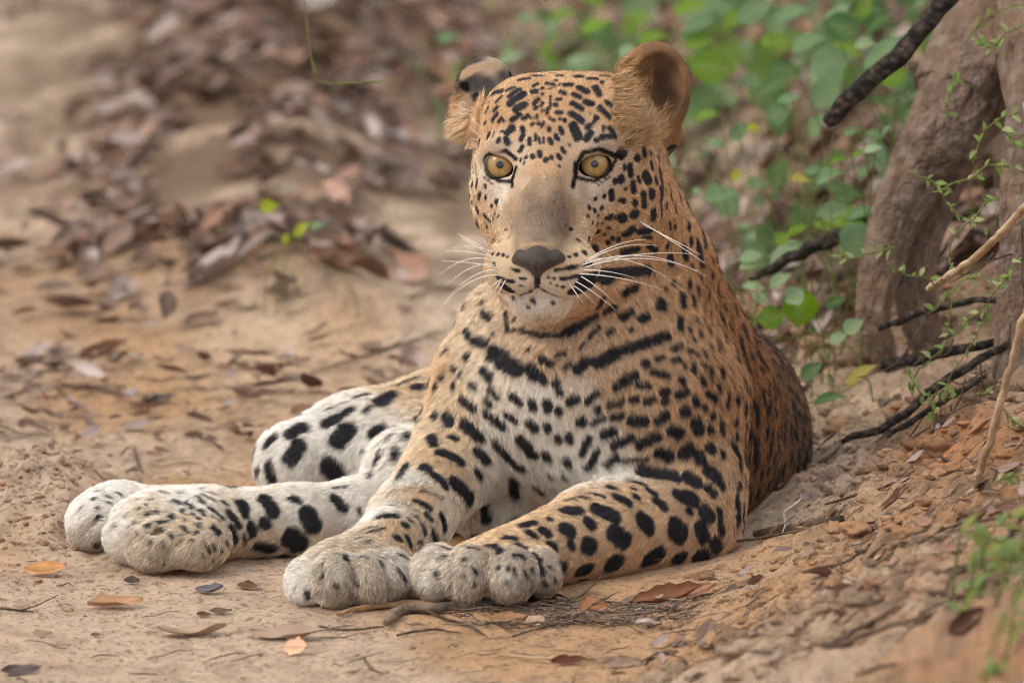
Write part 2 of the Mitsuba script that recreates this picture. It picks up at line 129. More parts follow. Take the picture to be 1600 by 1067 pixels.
SPOTS = [[-22,274,541,-12,262,545,4.5],[-18,254,534,-12,254,540,2.8],[-6,257,547,2,256,551,3.2],[-3,248,542,8,251,549,4.0],[-2,241,535,12,244,545,5.7],[4,234,529,14,235,534,5.1],[0,231,517,8,230,523,4.0],[-21,249,525,-17,248,529,3.2],
[-22,246,515,-17,244,522,3.4],[-15,239,514,-12,238,518,2.8],[-10,235,514,-9,235,516,1.6],[-30,262,521,-27,261,527,2.5],[-32,258,508,-30,256,511,2.5],[13,227,519,18,228,522,3.2],[24,246,547,27,246,548,4.5],[24,253,553,29,257,555,2.8],
[25,234,535,30,238,540,3.2],[26,231,530,28,232,531,2.8],[28,226,520,29,227,523,2.5],[34,249,550,35,250,551,2.8],[34,242,544,35,244,546,2.3],[33,233,533,35,235,536,2.5],[34,229,526,35,230,528,2.0],[40,257,555,47,255,554,3.4],
[41,248,550,51,252,553,1.4],[40,228,525,41,231,531,2.5],[44,241,543,44,231,531,2.0],[51,237,540,55,238,540,2.8],[49,233,534,51,233,534,3.4],[51,228,526,56,228,526,3.2],[43,224,519,43,226,521,2.0],[21,226,520,22,226,520,2.3],
[23,223,513,24,223,514,2.9],[30,223,514,31,223,514,2.9],[34,221,511,36,223,515,2.5],[47,224,518,48,224,518,2.5],[54,224,519,54,225,519,2.5],[60,224,517,60,224,518,3.4],[42,220,509,42,219,507,3.2],[55,220,509,57,219,504,3.6],
[12,224,508,12,223,506,4.0],[10,221,496,13,221,501,3.4],[9,215,484,12,217,488,3.2],[20,217,497,20,215,492,3.6],[27,218,502,27,215,497,2.7],[31,215,499,32,212,493,2.3],[36,215,499,36,212,494,2.3],[43,214,497,45,212,493,3.4],
[50,216,501,52,215,497,3.6],[16,207,477,16,207,478,2.5],[10,208,473,10,209,476,1.6],[13,203,471,14,204,473,1.6],[23,205,480,24,203,478,3.2],[31,206,484,32,202,480,3.2],[38,197,475,39,199,477,3.2],[45,201,478,45,201,479,3.2],
[53,205,480,54,204,477,3.4],[57,211,487,59,210,483,2.8],[65,215,491,65,215,490,1.8],[53,197,469,54,197,469,2.0],[70,223,511,75,220,499,6.4],[-7,225,496,-5,223,492,4.5],[-5,230,503,0,228,508,5.1],[67,228,525,80,225,516,4.1],
[69,234,536,79,230,530,3.9],[71,242,545,77,239,542,3.9],[83,235,538,88,234,535,4.1],[56,245,548,60,243,546,3.6],[61,254,554,67,254,554,4.5],[76,250,552,85,244,548,4.8],[93,249,552,99,240,544,3.6],[87,265,560,96,263,559,3.9],
[103,257,557,103,256,556,3.0],[75,271,561,78,270,561,5.1],[53,274,562,56,273,562,4.5],[44,287,563,49,286,563,2.7],[63,295,564,70,294,564,2.3],[25,277,561,32,275,561,4.3],[9,268,558,18,268,559,4.1],[79,294,564,87,295,564,2.0],
[96,299,563,104,291,563,2.0],[101,273,562,111,271,561,2.7],[31,296,562,39,291,563,1.8],[50,262,558,50,262,558,3.0],[55,256,555,54,253,553,1.8],[107,235,537,112,233,533,2.9],[100,231,531,111,227,521,3.6],[95,226,521,97,226,520,3.4],
[85,218,497,89,221,503,5.1],[95,217,496,97,217,496,3.4],[101,220,498,114,224,501,3.4],[110,224,509,115,225,505,2.9],[-28,249,494,-26,247,498,4.1],[-38,274,482,-37,270,488,2.7],[-42,292,472,-42,290,472,2.0],[-23,234,497,-20,239,502,1.6],
[-16,224,493,-15,226,496,2.9],[-12,233,504,-11,233,504,2.3],[-47,294,443,-47,306,448,2.3],[-46,284,433,-45,280,437,3.2],[-46,295,452,-45,291,456,1.6],[-41,267,434,-40,266,443,2.7],[-48,301,420,-48,293,421,2.5],[-38,259,425,-36,256,428,3.2],
[-30,246,425,-30,245,427,2.5],[-31,243,439,-30,241,439,2.7],[-19,229,423,-17,227,424,2.8],[-43,270,423,-43,270,423,1.6],[-41,322,526,-37,323,526,4.0],[-42,280,460,-41,271,447,1.4],[-32,245,449,-22,230,443,0.9],[119,230,523,120,230,521,2.7],
[124,229,514,126,229,509,2.9],[111,224,509,118,225,498,3.2],[102,221,501,112,224,498,2.9],[133,232,492,136,235,491,4.1],[124,230,481,127,232,478,5.7],[142,245,472,144,248,470,4.8],[150,251,480,152,256,473,3.9],[158,265,476,159,268,472,1.8],
[167,284,469,168,285,462,2.0],[159,268,463,161,270,456,3.0],[128,238,464,129,240,458,2.3],[134,243,463,136,247,451,4.1],[153,260,449,156,263,443,6.6],[144,253,448,146,255,442,2.7],[164,272,444,166,273,439,2.7],[169,282,454,173,281,432,2.6],
[138,250,442,139,251,432,3.9],[124,241,449,125,242,446,5.0],[118,237,446,118,238,445,4.1],[130,247,436,130,247,435,2.0],[150,257,428,150,257,426,4.1],[161,266,428,161,266,425,4.5],[113,239,433,114,240,428,4.3],[105,232,430,105,233,429,2.9],
[182,300,426,182,297,419,1.8],[180,320,455,181,328,452,3.0],[186,339,434,191,430,413,2.7],[195,449,409,195,440,408,3.5],[201,449,393,201,443,392,2.8],[172,280,431,173,279,423,2.0],[139,236,504,139,236,504,2.9],[151,249,497,152,249,496,2.5],
[167,313,497,169,314,496,3.4],[98,222,444,112,233,451,0.8],[96,250,553,100,241,545,3.9],[93,224,515,96,226,521,2.9],[100,231,531,110,228,522,4.1],[109,235,537,113,234,534,2.7],[86,223,510,88,223,511,4.1],[104,223,506,104,224,511,2.3],
[83,236,538,91,233,535,3.9],[70,242,545,77,239,542,3.9],[76,250,552,84,245,548,4.1],[87,265,560,95,265,560,3.6],[102,258,557,102,257,557,3.0],[74,270,561,78,271,562,4.1],[68,234,535,78,231,530,3.4],[69,228,525,80,225,518,3.9],
[113,238,434,114,241,425,4.2],[105,233,429,106,234,428,2.9],[123,246,422,124,246,423,2.9],[128,248,422,128,248,421,3.4],[139,251,436,139,251,434,3.7],[140,252,420,141,253,417,3.9],[150,258,428,151,258,414,3.9],[159,264,430,160,265,424,4.7],
[170,277,432,172,277,419,2.3],[170,275,418,171,278,398,1.8],[162,266,407,162,267,399,4.5],[139,253,404,141,254,406,5.5],[126,251,400,126,251,402,6.0],[112,247,402,111,246,403,3.9],[108,245,402,113,247,404,3.4],[118,250,401,121,249,405,1.8],
[102,235,415,103,235,415,3.4],[98,232,407,98,233,407,2.1],[95,224,427,95,225,427,2.9],[88,214,419,89,215,418,3.1],[93,223,415,95,226,413,2.9],[85,207,411,88,213,408,1.8],[92,222,400,92,223,400,2.4],[98,237,397,98,237,396,2.4],
[103,244,396,103,245,396,2.1],[97,245,386,99,248,385,3.7],[87,215,383,88,219,382,3.4],[75,172,388,76,172,388,3.1],[82,153,377,83,153,376,3.6],[93,179,376,95,260,364,4.4],[73,145,376,73,145,376,2.9],[106,257,381,106,257,381,2.4],
[110,253,389,111,253,389,2.1],[115,259,377,115,260,376,2.9],[110,263,371,110,263,371,3.7],[122,260,374,122,259,376,3.4],[130,257,381,138,257,387,5.0],[147,261,384,158,268,384,5.2],[151,267,376,159,274,375,2.6],[127,267,359,144,272,362,4.5],
[157,280,364,163,290,358,3.9],[179,307,359,179,307,360,3.9],[181,298,389,181,302,381,2.9],[188,312,382,188,313,380,3.2],[187,311,408,188,311,401,2.4],[178,286,412,178,287,407,2.1],[182,298,423,183,299,416,1.8],[202,446,389,205,460,382,4.5],
[204,347,378,204,345,376,6.1],[207,344,361,206,344,359,5.5],[214,389,373,217,400,369,4.2],[220,386,363,223,373,350,5.0],[208,462,376,208,387,383,2.9],[221,399,364,223,410,359,3.4],[231,399,346,234,404,340,4.0],[236,403,335,237,397,329,4.8],
[219,354,331,220,355,330,5.3],[207,339,332,208,339,330,3.2],[231,370,316,231,370,314,4.8],[218,349,317,219,350,314,3.2],[232,380,334,233,378,330,2.6],[238,394,320,243,476,300,2.9],[204,330,314,204,330,309,4.5],[214,342,306,215,341,300,3.4],
[196,315,301,196,309,292,5.8],[209,329,295,209,326,289,5.0],[227,361,297,227,362,293,4.0],[235,389,277,235,392,273,3.7],[246,433,270,247,431,267,4.2],[221,347,284,222,346,280,3.2],[171,289,296,171,287,292,7.6],[185,312,317,186,312,316,4.2],
[176,300,311,177,301,311,2.9],[129,264,312,142,274,317,5.5],[127,264,284,136,269,290,5.5],[148,269,282,154,273,284,5.5],[134,260,270,136,260,270,3.4],[193,296,277,193,290,268,5.8],[204,299,264,204,298,262,3.9],[213,319,273,213,318,271,3.4],
[220,331,270,221,329,267,3.4],[228,357,274,228,354,271,3.2],[237,385,259,237,384,258,4.0],[241,391,251,242,389,250,3.4],[228,336,260,228,332,255,3.2],[217,312,257,218,311,255,3.9],[209,296,253,210,296,251,3.7],[236,342,248,238,325,235,2.7],
[246,392,243,246,356,239,3.2],[228,317,243,229,314,239,2.9],[184,268,246,194,279,250,3.9],[203,281,242,206,285,241,3.7],[213,288,237,213,288,236,2.9],[219,298,238,223,300,234,3.4],[185,262,234,191,267,234,4.5],[197,269,227,198,269,227,3.9],
[208,278,226,209,278,225,3.7],[217,288,226,218,288,225,2.9],[223,293,222,223,294,222,2.9],[166,253,238,172,257,239,3.9],[151,245,232,154,247,234,4.7],[159,245,223,161,245,223,3.9],[172,250,220,173,250,220,3.9],[127,246,248,177,273,261,7.0],
[97,229,237,119,242,246,8.6],[75,218,231,85,227,239,7.4],[88,245,263,100,255,275,2.7],[109,252,266,115,256,271,3.4],[108,257,294,113,259,295,5.0],[78,234,252,83,240,259,1.6],[79,139,347,110,244,335,10.3],[102,238,338,156,291,334,7.0],
[182,313,345,183,315,339,5.8],[165,292,358,165,293,356,3.9],[249,475,289,251,475,284,5.3],[255,484,277,257,489,272,4.0],[257,464,268,261,456,255,2.5],[268,492,252,270,484,247,4.0],[265,437,230,268,429,215,5.3],[256,403,228,261,358,218,4.5],
[271,427,205,275,425,194,4.8],[252,426,250,253,422,244,2.7],[240,345,243,243,332,232,2.3],[-21,142,365,7,127,360,2.5],[-22,153,376,-22,152,375,2.3],[-16,145,376,-16,144,376,2.5],[-10,140,376,-10,139,376,2.5],[-5,136,375,-5,136,374,1.8],
[-21,254,375,-21,251,376,2.5],[-15,171,386,-14,171,387,2.3],[-17,136,351,1,129,347,2.7],[10,127,351,15,127,351,2.0],[9,131,342,10,131,342,1.6],[13,132,341,13,132,341,1.1],[-9,137,340,-1,141,334,5.2],[1,175,321,2,173,321,2.7],
[65,140,374,65,140,374,2.5],[72,144,375,73,144,376,3.1],[82,153,377,83,154,377,3.6],[94,259,364,95,261,365,4.1],[49,129,360,65,133,362,2.1],[65,133,362,92,152,365,3.3],[41,128,352,41,128,352,2.0],[48,129,351,48,129,351,2.2],
[56,130,350,79,137,353,2.5],[85,143,350,96,159,351,4.9],[51,132,342,51,132,342,1.8],[58,134,340,58,135,340,2.5],[44,130,345,44,130,345,1.3],[69,144,333,80,152,333,7.4],[76,172,388,76,173,387,2.5],[87,214,383,88,217,382,3.4],
[66,188,398,66,188,397,3.2],[-7,191,397,-7,191,397,1.8],[23,160,320,23,159,320,2.9],[18,163,312,19,163,312,2.3],[45,159,319,47,161,317,2.3],[25,158,323,26,159,317,1.6],[29,127,353,29,133,345,3.8],[28,136,341,20,149,332,1.9],
[29,136,341,48,154,328,1.9],[49,155,328,69,178,319,1.4],[19,151,331,9,163,326,1.2],[-7,281,286,-5,263,269,3.5],[3,267,281,3,265,280,3.0],[-3,260,269,12,253,272,2.6],[14,250,270,29,243,267,4.3],[32,242,266,58,241,267,3.7],
[61,244,269,75,249,275,6.3],[79,251,277,95,254,287,5.9],[98,243,299,103,239,309,5.0],[107,258,292,117,261,296,4.5],[125,264,286,129,266,288,4.5],[128,264,312,130,265,311,4.5],[88,246,264,100,255,275,2.6],[109,252,266,116,257,272,3.4],
[77,234,252,84,240,258,1.6],[-35,327,291,-34,326,291,3.4],[-33,315,280,-24,298,277,5.2],[-23,277,262,-21,275,262,3.4],[-53,322,259,-47,307,253,4.6],[-44,299,251,-29,275,251,6.5],[-24,262,247,-8,240,243,7.1],[-37,340,299,-36,339,299,2.3],
[19,234,252,20,233,252,3.4],[52,225,246,60,227,248,3.4],[37,223,244,30,225,245,2.9],[-46,283,413,-46,281,415,3.0],[-39,265,407,-40,266,409,4.1],[-38,259,422,-38,259,423,3.0],[-30,245,424,-30,245,426,2.3],[-23,236,417,-23,235,418,2.5],
[-18,227,421,-16,225,425,2.3],[-20,230,408,-19,229,411,1.6],[-32,251,405,-25,241,399,2.5],[-40,291,387,-40,282,389,4.6],[-29,254,390,-29,253,391,2.3],[-48,297,419,-48,293,421,2.3],[-22,234,401,-21,233,403,1.4],[-17,223,406,-14,216,410,1.4],
[-33,251,225,-24,234,218,6.5],[-23,255,242,-19,250,243,9.6],[-11,237,237,5,221,231,10.9],[21,216,232,26,212,225,8.4],[32,212,227,37,209,219,5.7],[35,221,241,46,218,237,5.4],[50,209,218,51,209,217,5.7],[54,208,207,55,208,206,4.6],
[59,215,231,65,221,237,3.8],[-68,289,200,-67,287,200,5.0],[-47,258,207,-42,252,205,5.0],[-57,269,187,-44,252,181,6.2],[-24,231,205,-16,225,198,5.0],[-29,235,192,-24,231,188,5.4],[0,215,201,8,212,194,5.7],[23,208,194,24,209,189,6.1],
[40,207,194,41,207,187,6.1],[53,208,187,54,208,183,5.0],[67,209,196,72,210,198,6.9],[86,213,195,97,217,204,5.0],[97,217,186,98,217,184,5.4],[92,217,170,101,218,174,4.2],[111,221,190,124,226,193,5.0],[119,227,211,140,237,222,6.5],
[137,231,195,142,232,195,5.4],[144,236,210,147,237,209,5.0],[155,240,208,156,240,208,5.0],[153,236,192,162,239,193,5.0],[152,246,233,154,246,232,5.8],[172,245,201,178,249,201,5.0],[173,244,190,177,246,191,4.6],[164,247,223,168,248,221,4.2],
[174,251,218,178,253,218,4.6],[191,255,195,200,262,198,5.8],[-68,302,218,-65,296,217,3.9],[-59,286,215,-59,285,214,3.9],[-53,295,234,-51,289,231,4.6],[210,269,188,212,270,183,6.2],[225,285,191,226,286,190,5.4],[221,278,177,221,279,177,5.0],
[232,291,185,233,292,184,5.8],[218,283,208,220,284,205,5.8],[194,261,212,196,262,210,5.0],[207,276,221,208,276,220,5.0],[228,299,217,229,297,212,4.6],[237,302,198,238,301,193,4.6],[241,314,215,243,313,209,4.6],[-6,221,178,4,217,173,5.0],
[20,213,170,26,214,164,6.5],[40,211,168,41,212,163,5.7],[78,213,171,80,213,172,6.5],[93,217,169,105,219,175,3.4],[115,222,175,124,225,177,5.4],[138,229,170,150,233,169,8.0],[167,239,169,176,244,173,6.9],[198,257,176,199,259,175,8.5],
[211,268,159,214,270,154,9.6],[230,285,166,230,285,165,5.4],[227,280,152,228,281,150,5.8],[240,293,157,243,292,145,4.2],[-29,238,176,-11,228,165,6.9],[-53,263,159,-36,253,148,8.8],[-76,282,166,-71,274,160,7.3],[-69,257,146,-64,256,144,5.0],
[-93,265,146,-89,242,139,6.5],[-90,299,165,-88,293,163,5.0],[-80,228,133,-60,226,123,8.4],[-41,253,130,-30,256,118,6.5],[-18,244,141,11,251,112,7.3],[10,225,149,24,231,130,8.4],[-41,239,108,-36,245,101,5.8],[38,226,133,41,230,125,5.7],
[52,215,153,54,217,149,5.0],[65,215,154,66,217,149,5.7],[62,228,125,65,231,119,5.7],[80,225,132,87,219,151,5.0],[87,233,116,97,226,135,5.4],[109,233,118,118,231,128,5.8],[117,227,142,135,230,150,6.9],[105,222,156,115,224,159,6.9],
[122,233,123,155,241,124,3.7],[147,234,142,165,240,150,7.7],[170,245,130,180,252,125,8.4],[183,248,155,192,254,151,8.4],[198,260,127,202,262,130,9.6],[215,266,123,217,265,117,7.7],[227,275,131,229,275,129,7.7],[241,282,125,243,280,119,3.8],
[149,236,109,184,244,103,9.6],[189,243,101,190,242,99,5.8],[203,248,100,211,247,95,9.6],[227,262,104,234,262,99,9.6],[240,262,91,242,261,86,5.0],[225,250,87,230,250,82,7.3],[41,244,106,45,247,101,3.8],[29,271,84,35,273,80,5.4],
[59,243,102,62,244,100,3.8],[63,258,84,63,258,83,3.1],[-100,198,121,-96,194,119,7.6],[-88,186,114,-77,181,104,7.6],[-65,196,102,-48,218,80,10.8],[2,274,94,4,312,68,6.9],[-30,322,45,-29,324,38,6.9],[-33,307,58,-32,315,54,5.8],
[110,171,103,119,172,101,4.6],[132,208,103,153,210,98,3.3],[137,189,97,141,192,97,3.4],[156,202,94,164,202,89,5.4],[166,194,82,173,196,77,7.6],[192,223,84,206,231,78,10.9],[202,219,67,203,219,66,5.4],[221,233,64,225,234,58,10.4],
[237,246,63,239,245,55,5.4],[120,156,94,133,158,86,6.9],[141,177,91,143,178,89,5.3],[61,140,92,78,145,96,2.6],[88,151,99,105,148,95,3.0],[78,145,96,86,142,95,3.0],[2,322,38,3,323,38,3.9],[12,62,78,24,73,79,6.8],
[61,113,86,75,119,85,8.7],[97,130,85,117,133,75,9.5],[42,88,81,43,88,81,4.5],[87,111,73,90,111,70,8.4],[21,50,72,25,49,69,7.6],[36,65,72,39,64,70,8.3],[61,84,70,65,86,68,10.2],[149,159,66,156,166,58,11.9],
[187,197,50,192,202,44,14.5],[117,125,57,128,132,49,11.9],[85,96,49,90,101,47,10.8],[45,54,56,47,56,54,8.7],[67,79,54,68,79,52,6.4],[215,224,47,220,228,35,9.6],[240,243,45,241,244,37,5.8],[232,239,27,236,245,19,8.4],
[216,235,12,219,239,8,12.0],[156,175,19,166,183,22,13.0],[115,130,21,118,132,23,12.9],[79,100,19,86,107,20,10.2],[56,6,43,58,72,27,8.3],[190,212,14,193,216,13,10.3],[76,116,6,93,140,0,3.0],[-7,33,70,4,31,69,4.9],
[8,22,63,16,16,60,5.7],[-19,19,63,-13,-46,67,5.3],[3,-55,66,13,-47,62,4.1],[22,-10,60,31,-20,54,4.1],[31,-27,50,33,-28,45,4.5],[-76,-9,66,-67,-13,65,3.8],[-49,-39,72,-40,-38,71,3.8],[-30,22,62,-22,20,63,3.4],
[250,268,8,250,270,6,3.8],[-286,524,90,-280,526,97,7.2],[-285,511,67,-281,510,53,7.8],[-259,521,103,-245,534,109,9.4],[-259,503,77,-249,510,91,10.3],[-219,539,111,-205,546,117,7.8],[-200,549,119,-189,557,126,5.6],[-204,525,94,-193,534,105,11.8],
[-215,514,66,-206,517,57,12.4],[-155,569,132,-142,582,138,9.8],[-172,555,123,-167,561,127,4.1],[-162,534,100,-154,539,105,8.8],[-176,522,82,-168,465,89,2.8],[-165,366,77,-162,406,78,3.7],[-133,605,147,-110,615,154,4.1],[-114,592,146,-107,590,146,7.2],
[-89,320,193,-87,317,194,5.5],[-84,318,205,-79,309,205,3.7],[-129,176,110,-121,216,121,5.5],[-184,579,136,-170,585,139,3.8],[-219,562,124,-193,570,132,1.9],[-283,266,70,-275,261,60,11.0],[-285,250,47,-282,251,46,8.2],[-252,284,68,-247,285,67,6.1],
[-235,280,50,-230,281,40,13.0],[-204,315,63,-196,313,54,8.6],[-254,269,26,-246,276,17,13.9],[-292,252,20,-276,265,14,7.6],[-300,236,45,-298,239,39,8.6],[-308,244,70,-306,235,61,7.6],[-263,286,1,-253,299,-5,8.6],[-177,320,51,-175,318,46,3.1],
[-206,333,72,-190,341,73,2.7],[-101,195,120,-98,192,119,7.0],[-84,185,111,-79,183,106,7.6],[-138,123,91,-106,123,84,1.8],[-109,133,94,-93,135,85,4.5],[-151,94,82,-131,100,83,5.1],[-161,58,71,-144,69,74,2.6],[-134,130,94,-115,125,90,1.6],
[-103,150,103,-80,159,92,2.1],[-122,91,74,-119,93,73,5.4],[-131,62,65,-128,64,64,6.0],[-118,78,60,-115,75,53,6.0],[-102,113,69,-99,113,60,3.9],[-97,126,79,-92,128,74,4.5],[-81,142,75,-77,144,60,5.4],[-90,125,59,-87,132,47,5.1],
[-109,87,43,-108,91,40,3.6],[-103,103,52,-101,2,61,3.6],[-129,144,101,-103,147,101,1.3],[-150,128,87,-125,129,94,1.3],[-171,66,72,-153,71,76,1.6],[-165,38,63,-158,42,64,2.1],[-178,43,65,-171,51,68,1.3],[-114,114,82,-106,116,78,2.4],
[-119,104,79,-111,105,73,2.4],[-187,-28,61,-185,-35,57,4.8],[-210,-40,40,-210,-40,40,3.5],[-230,-29,18,-229,-27,14,4.0],[-199,-62,34,-195,-62,31,2.9],[-175,-53,34,-173,-55,32,2.9],[-149,-39,55,-147,-37,52,3.5],[-170,-26,60,-163,-37,60,1.9],
[-126,-5,57,-122,-4,54,3.5],[-164,-57,42,-154,-59,25,0.9],[-148,-47,44,-141,-50,32,1.2],[-128,-27,44,-121,-23,32,3.2],[-224,8,51,-217,17,52,1.4],[-214,30,54,-197,-29,62,1.2],[-213,-31,53,-212,-35,49,1.9],[-75,-30,60,-73,-31,60,2.9],
[-54,-60,63,-54,-61,62,3.5],[-86,-45,45,-86,-46,43,2.7],[-43,-69,54,-41,-70,50,3.5],[-54,-72,48,-53,-73,44,2.1],[-43,-73,36,-42,-72,35,2.7],[-82,-45,46,-81,-47,36,1.4],[-29,-57,55,-34,-67,40,1.0],[-16,-67,54,-15,-67,54,3.5],
[-4,-70,56,-3,-73,53,2.9],[3,-70,54,4,-74,48,2.4],[14,-66,49,17,-65,42,2.7],[23,-51,50,24,-51,46,2.7],[32,-28,47,34,-30,41,4.8],[41,-23,46,42,-23,46,2.7],[-7,-77,41,-5,-77,37,1.9],[10,-73,38,10,-72,36,1.3],
[36,-29,31,38,-27,27,2.9],[48,-21,31,50,-17,29,2.7],[-483,291,68,-481,289,68,3.4],[-478,278,60,-475,278,59,2.2],[-465,282,64,-463,283,64,2.4],[-478,278,48,-472,279,49,3.6],[-496,287,58,-495,286,58,1.8],[-481,315,72,-474,309,73,2.2],
[-470,294,71,-461,290,68,1.7],[-455,303,72,-450,302,69,2.2],[-478,281,14,-478,279,16,4.4],[-431,235,76,-429,233,77,1.6],[-418,211,76,-418,210,76,3.0],[-413,226,78,-412,225,78,3.6],[-427,204,72,-427,203,72,2.2],[-418,196,66,-415,195,66,3.3],
[-407,198,69,-405,197,68,2.8],[-433,189,59,-429,188,58,1.8],[-439,189,54,-437,188,54,1.4],[-457,203,54,-454,198,54,2.0],[-417,172,58,-414,169,58,4.3],[-428,177,50,-427,173,48,2.6],[-402,168,63,-401,167,63,3.5],[-396,167,64,-395,166,64,2.2],
[-404,166,55,-400,165,54,3.3],[-389,176,69,-388,171,68,4.9],[-387,220,79,-380,214,76,3.0],[-372,214,77,-365,208,72,3.4],[-377,205,70,-373,180,69,3.4],[-373,169,66,-372,168,65,2.0],[-365,202,66,-357,172,66,2.8],[-359,163,62,-356,157,58,2.6],
[-375,161,59,-369,157,53,2.4],[-360,154,53,-360,154,52,2.7],[-390,157,50,-387,156,48,2.9],[-381,157,51,-381,157,50,1.6],[-361,225,82,-352,214,76,2.8],[-356,206,70,-351,202,63,2.8],[-355,229,84,-340,222,77,2.2],[-346,212,72,-330,208,59,2.9],
[-343,204,63,-333,205,55,1.7],[-340,161,58,-336,159,54,4.9],[-347,237,85,-339,234,82,1.7],[-331,226,76,-326,224,72,2.4],[-324,217,65,-313,220,49,5.5],[-322,211,49,-317,222,30,4.7],[-313,239,71,-307,234,62,7.5],[-404,243,85,-393,234,84,1.9],
[-383,235,85,-374,230,84,1.5],[-358,244,88,-353,248,88,2.0],[-413,157,41,-411,156,40,2.7],[-399,155,43,-398,155,38,2.0],[-412,157,25,-411,157,24,1.8],[-412,171,48,-410,171,48,1.4],[-364,152,45,-364,151,44,2.0],[-365,150,30,-364,150,29,1.6],
[-341,154,40,-340,153,34,2.6],[-331,157,33,-331,158,30,2.0],[-326,162,41,-324,164,35,2.6],[-308,227,37,-306,237,26,2.6],[-326,273,84,-316,282,82,5.5],[-353,150,29,-351,150,28,1.6],]
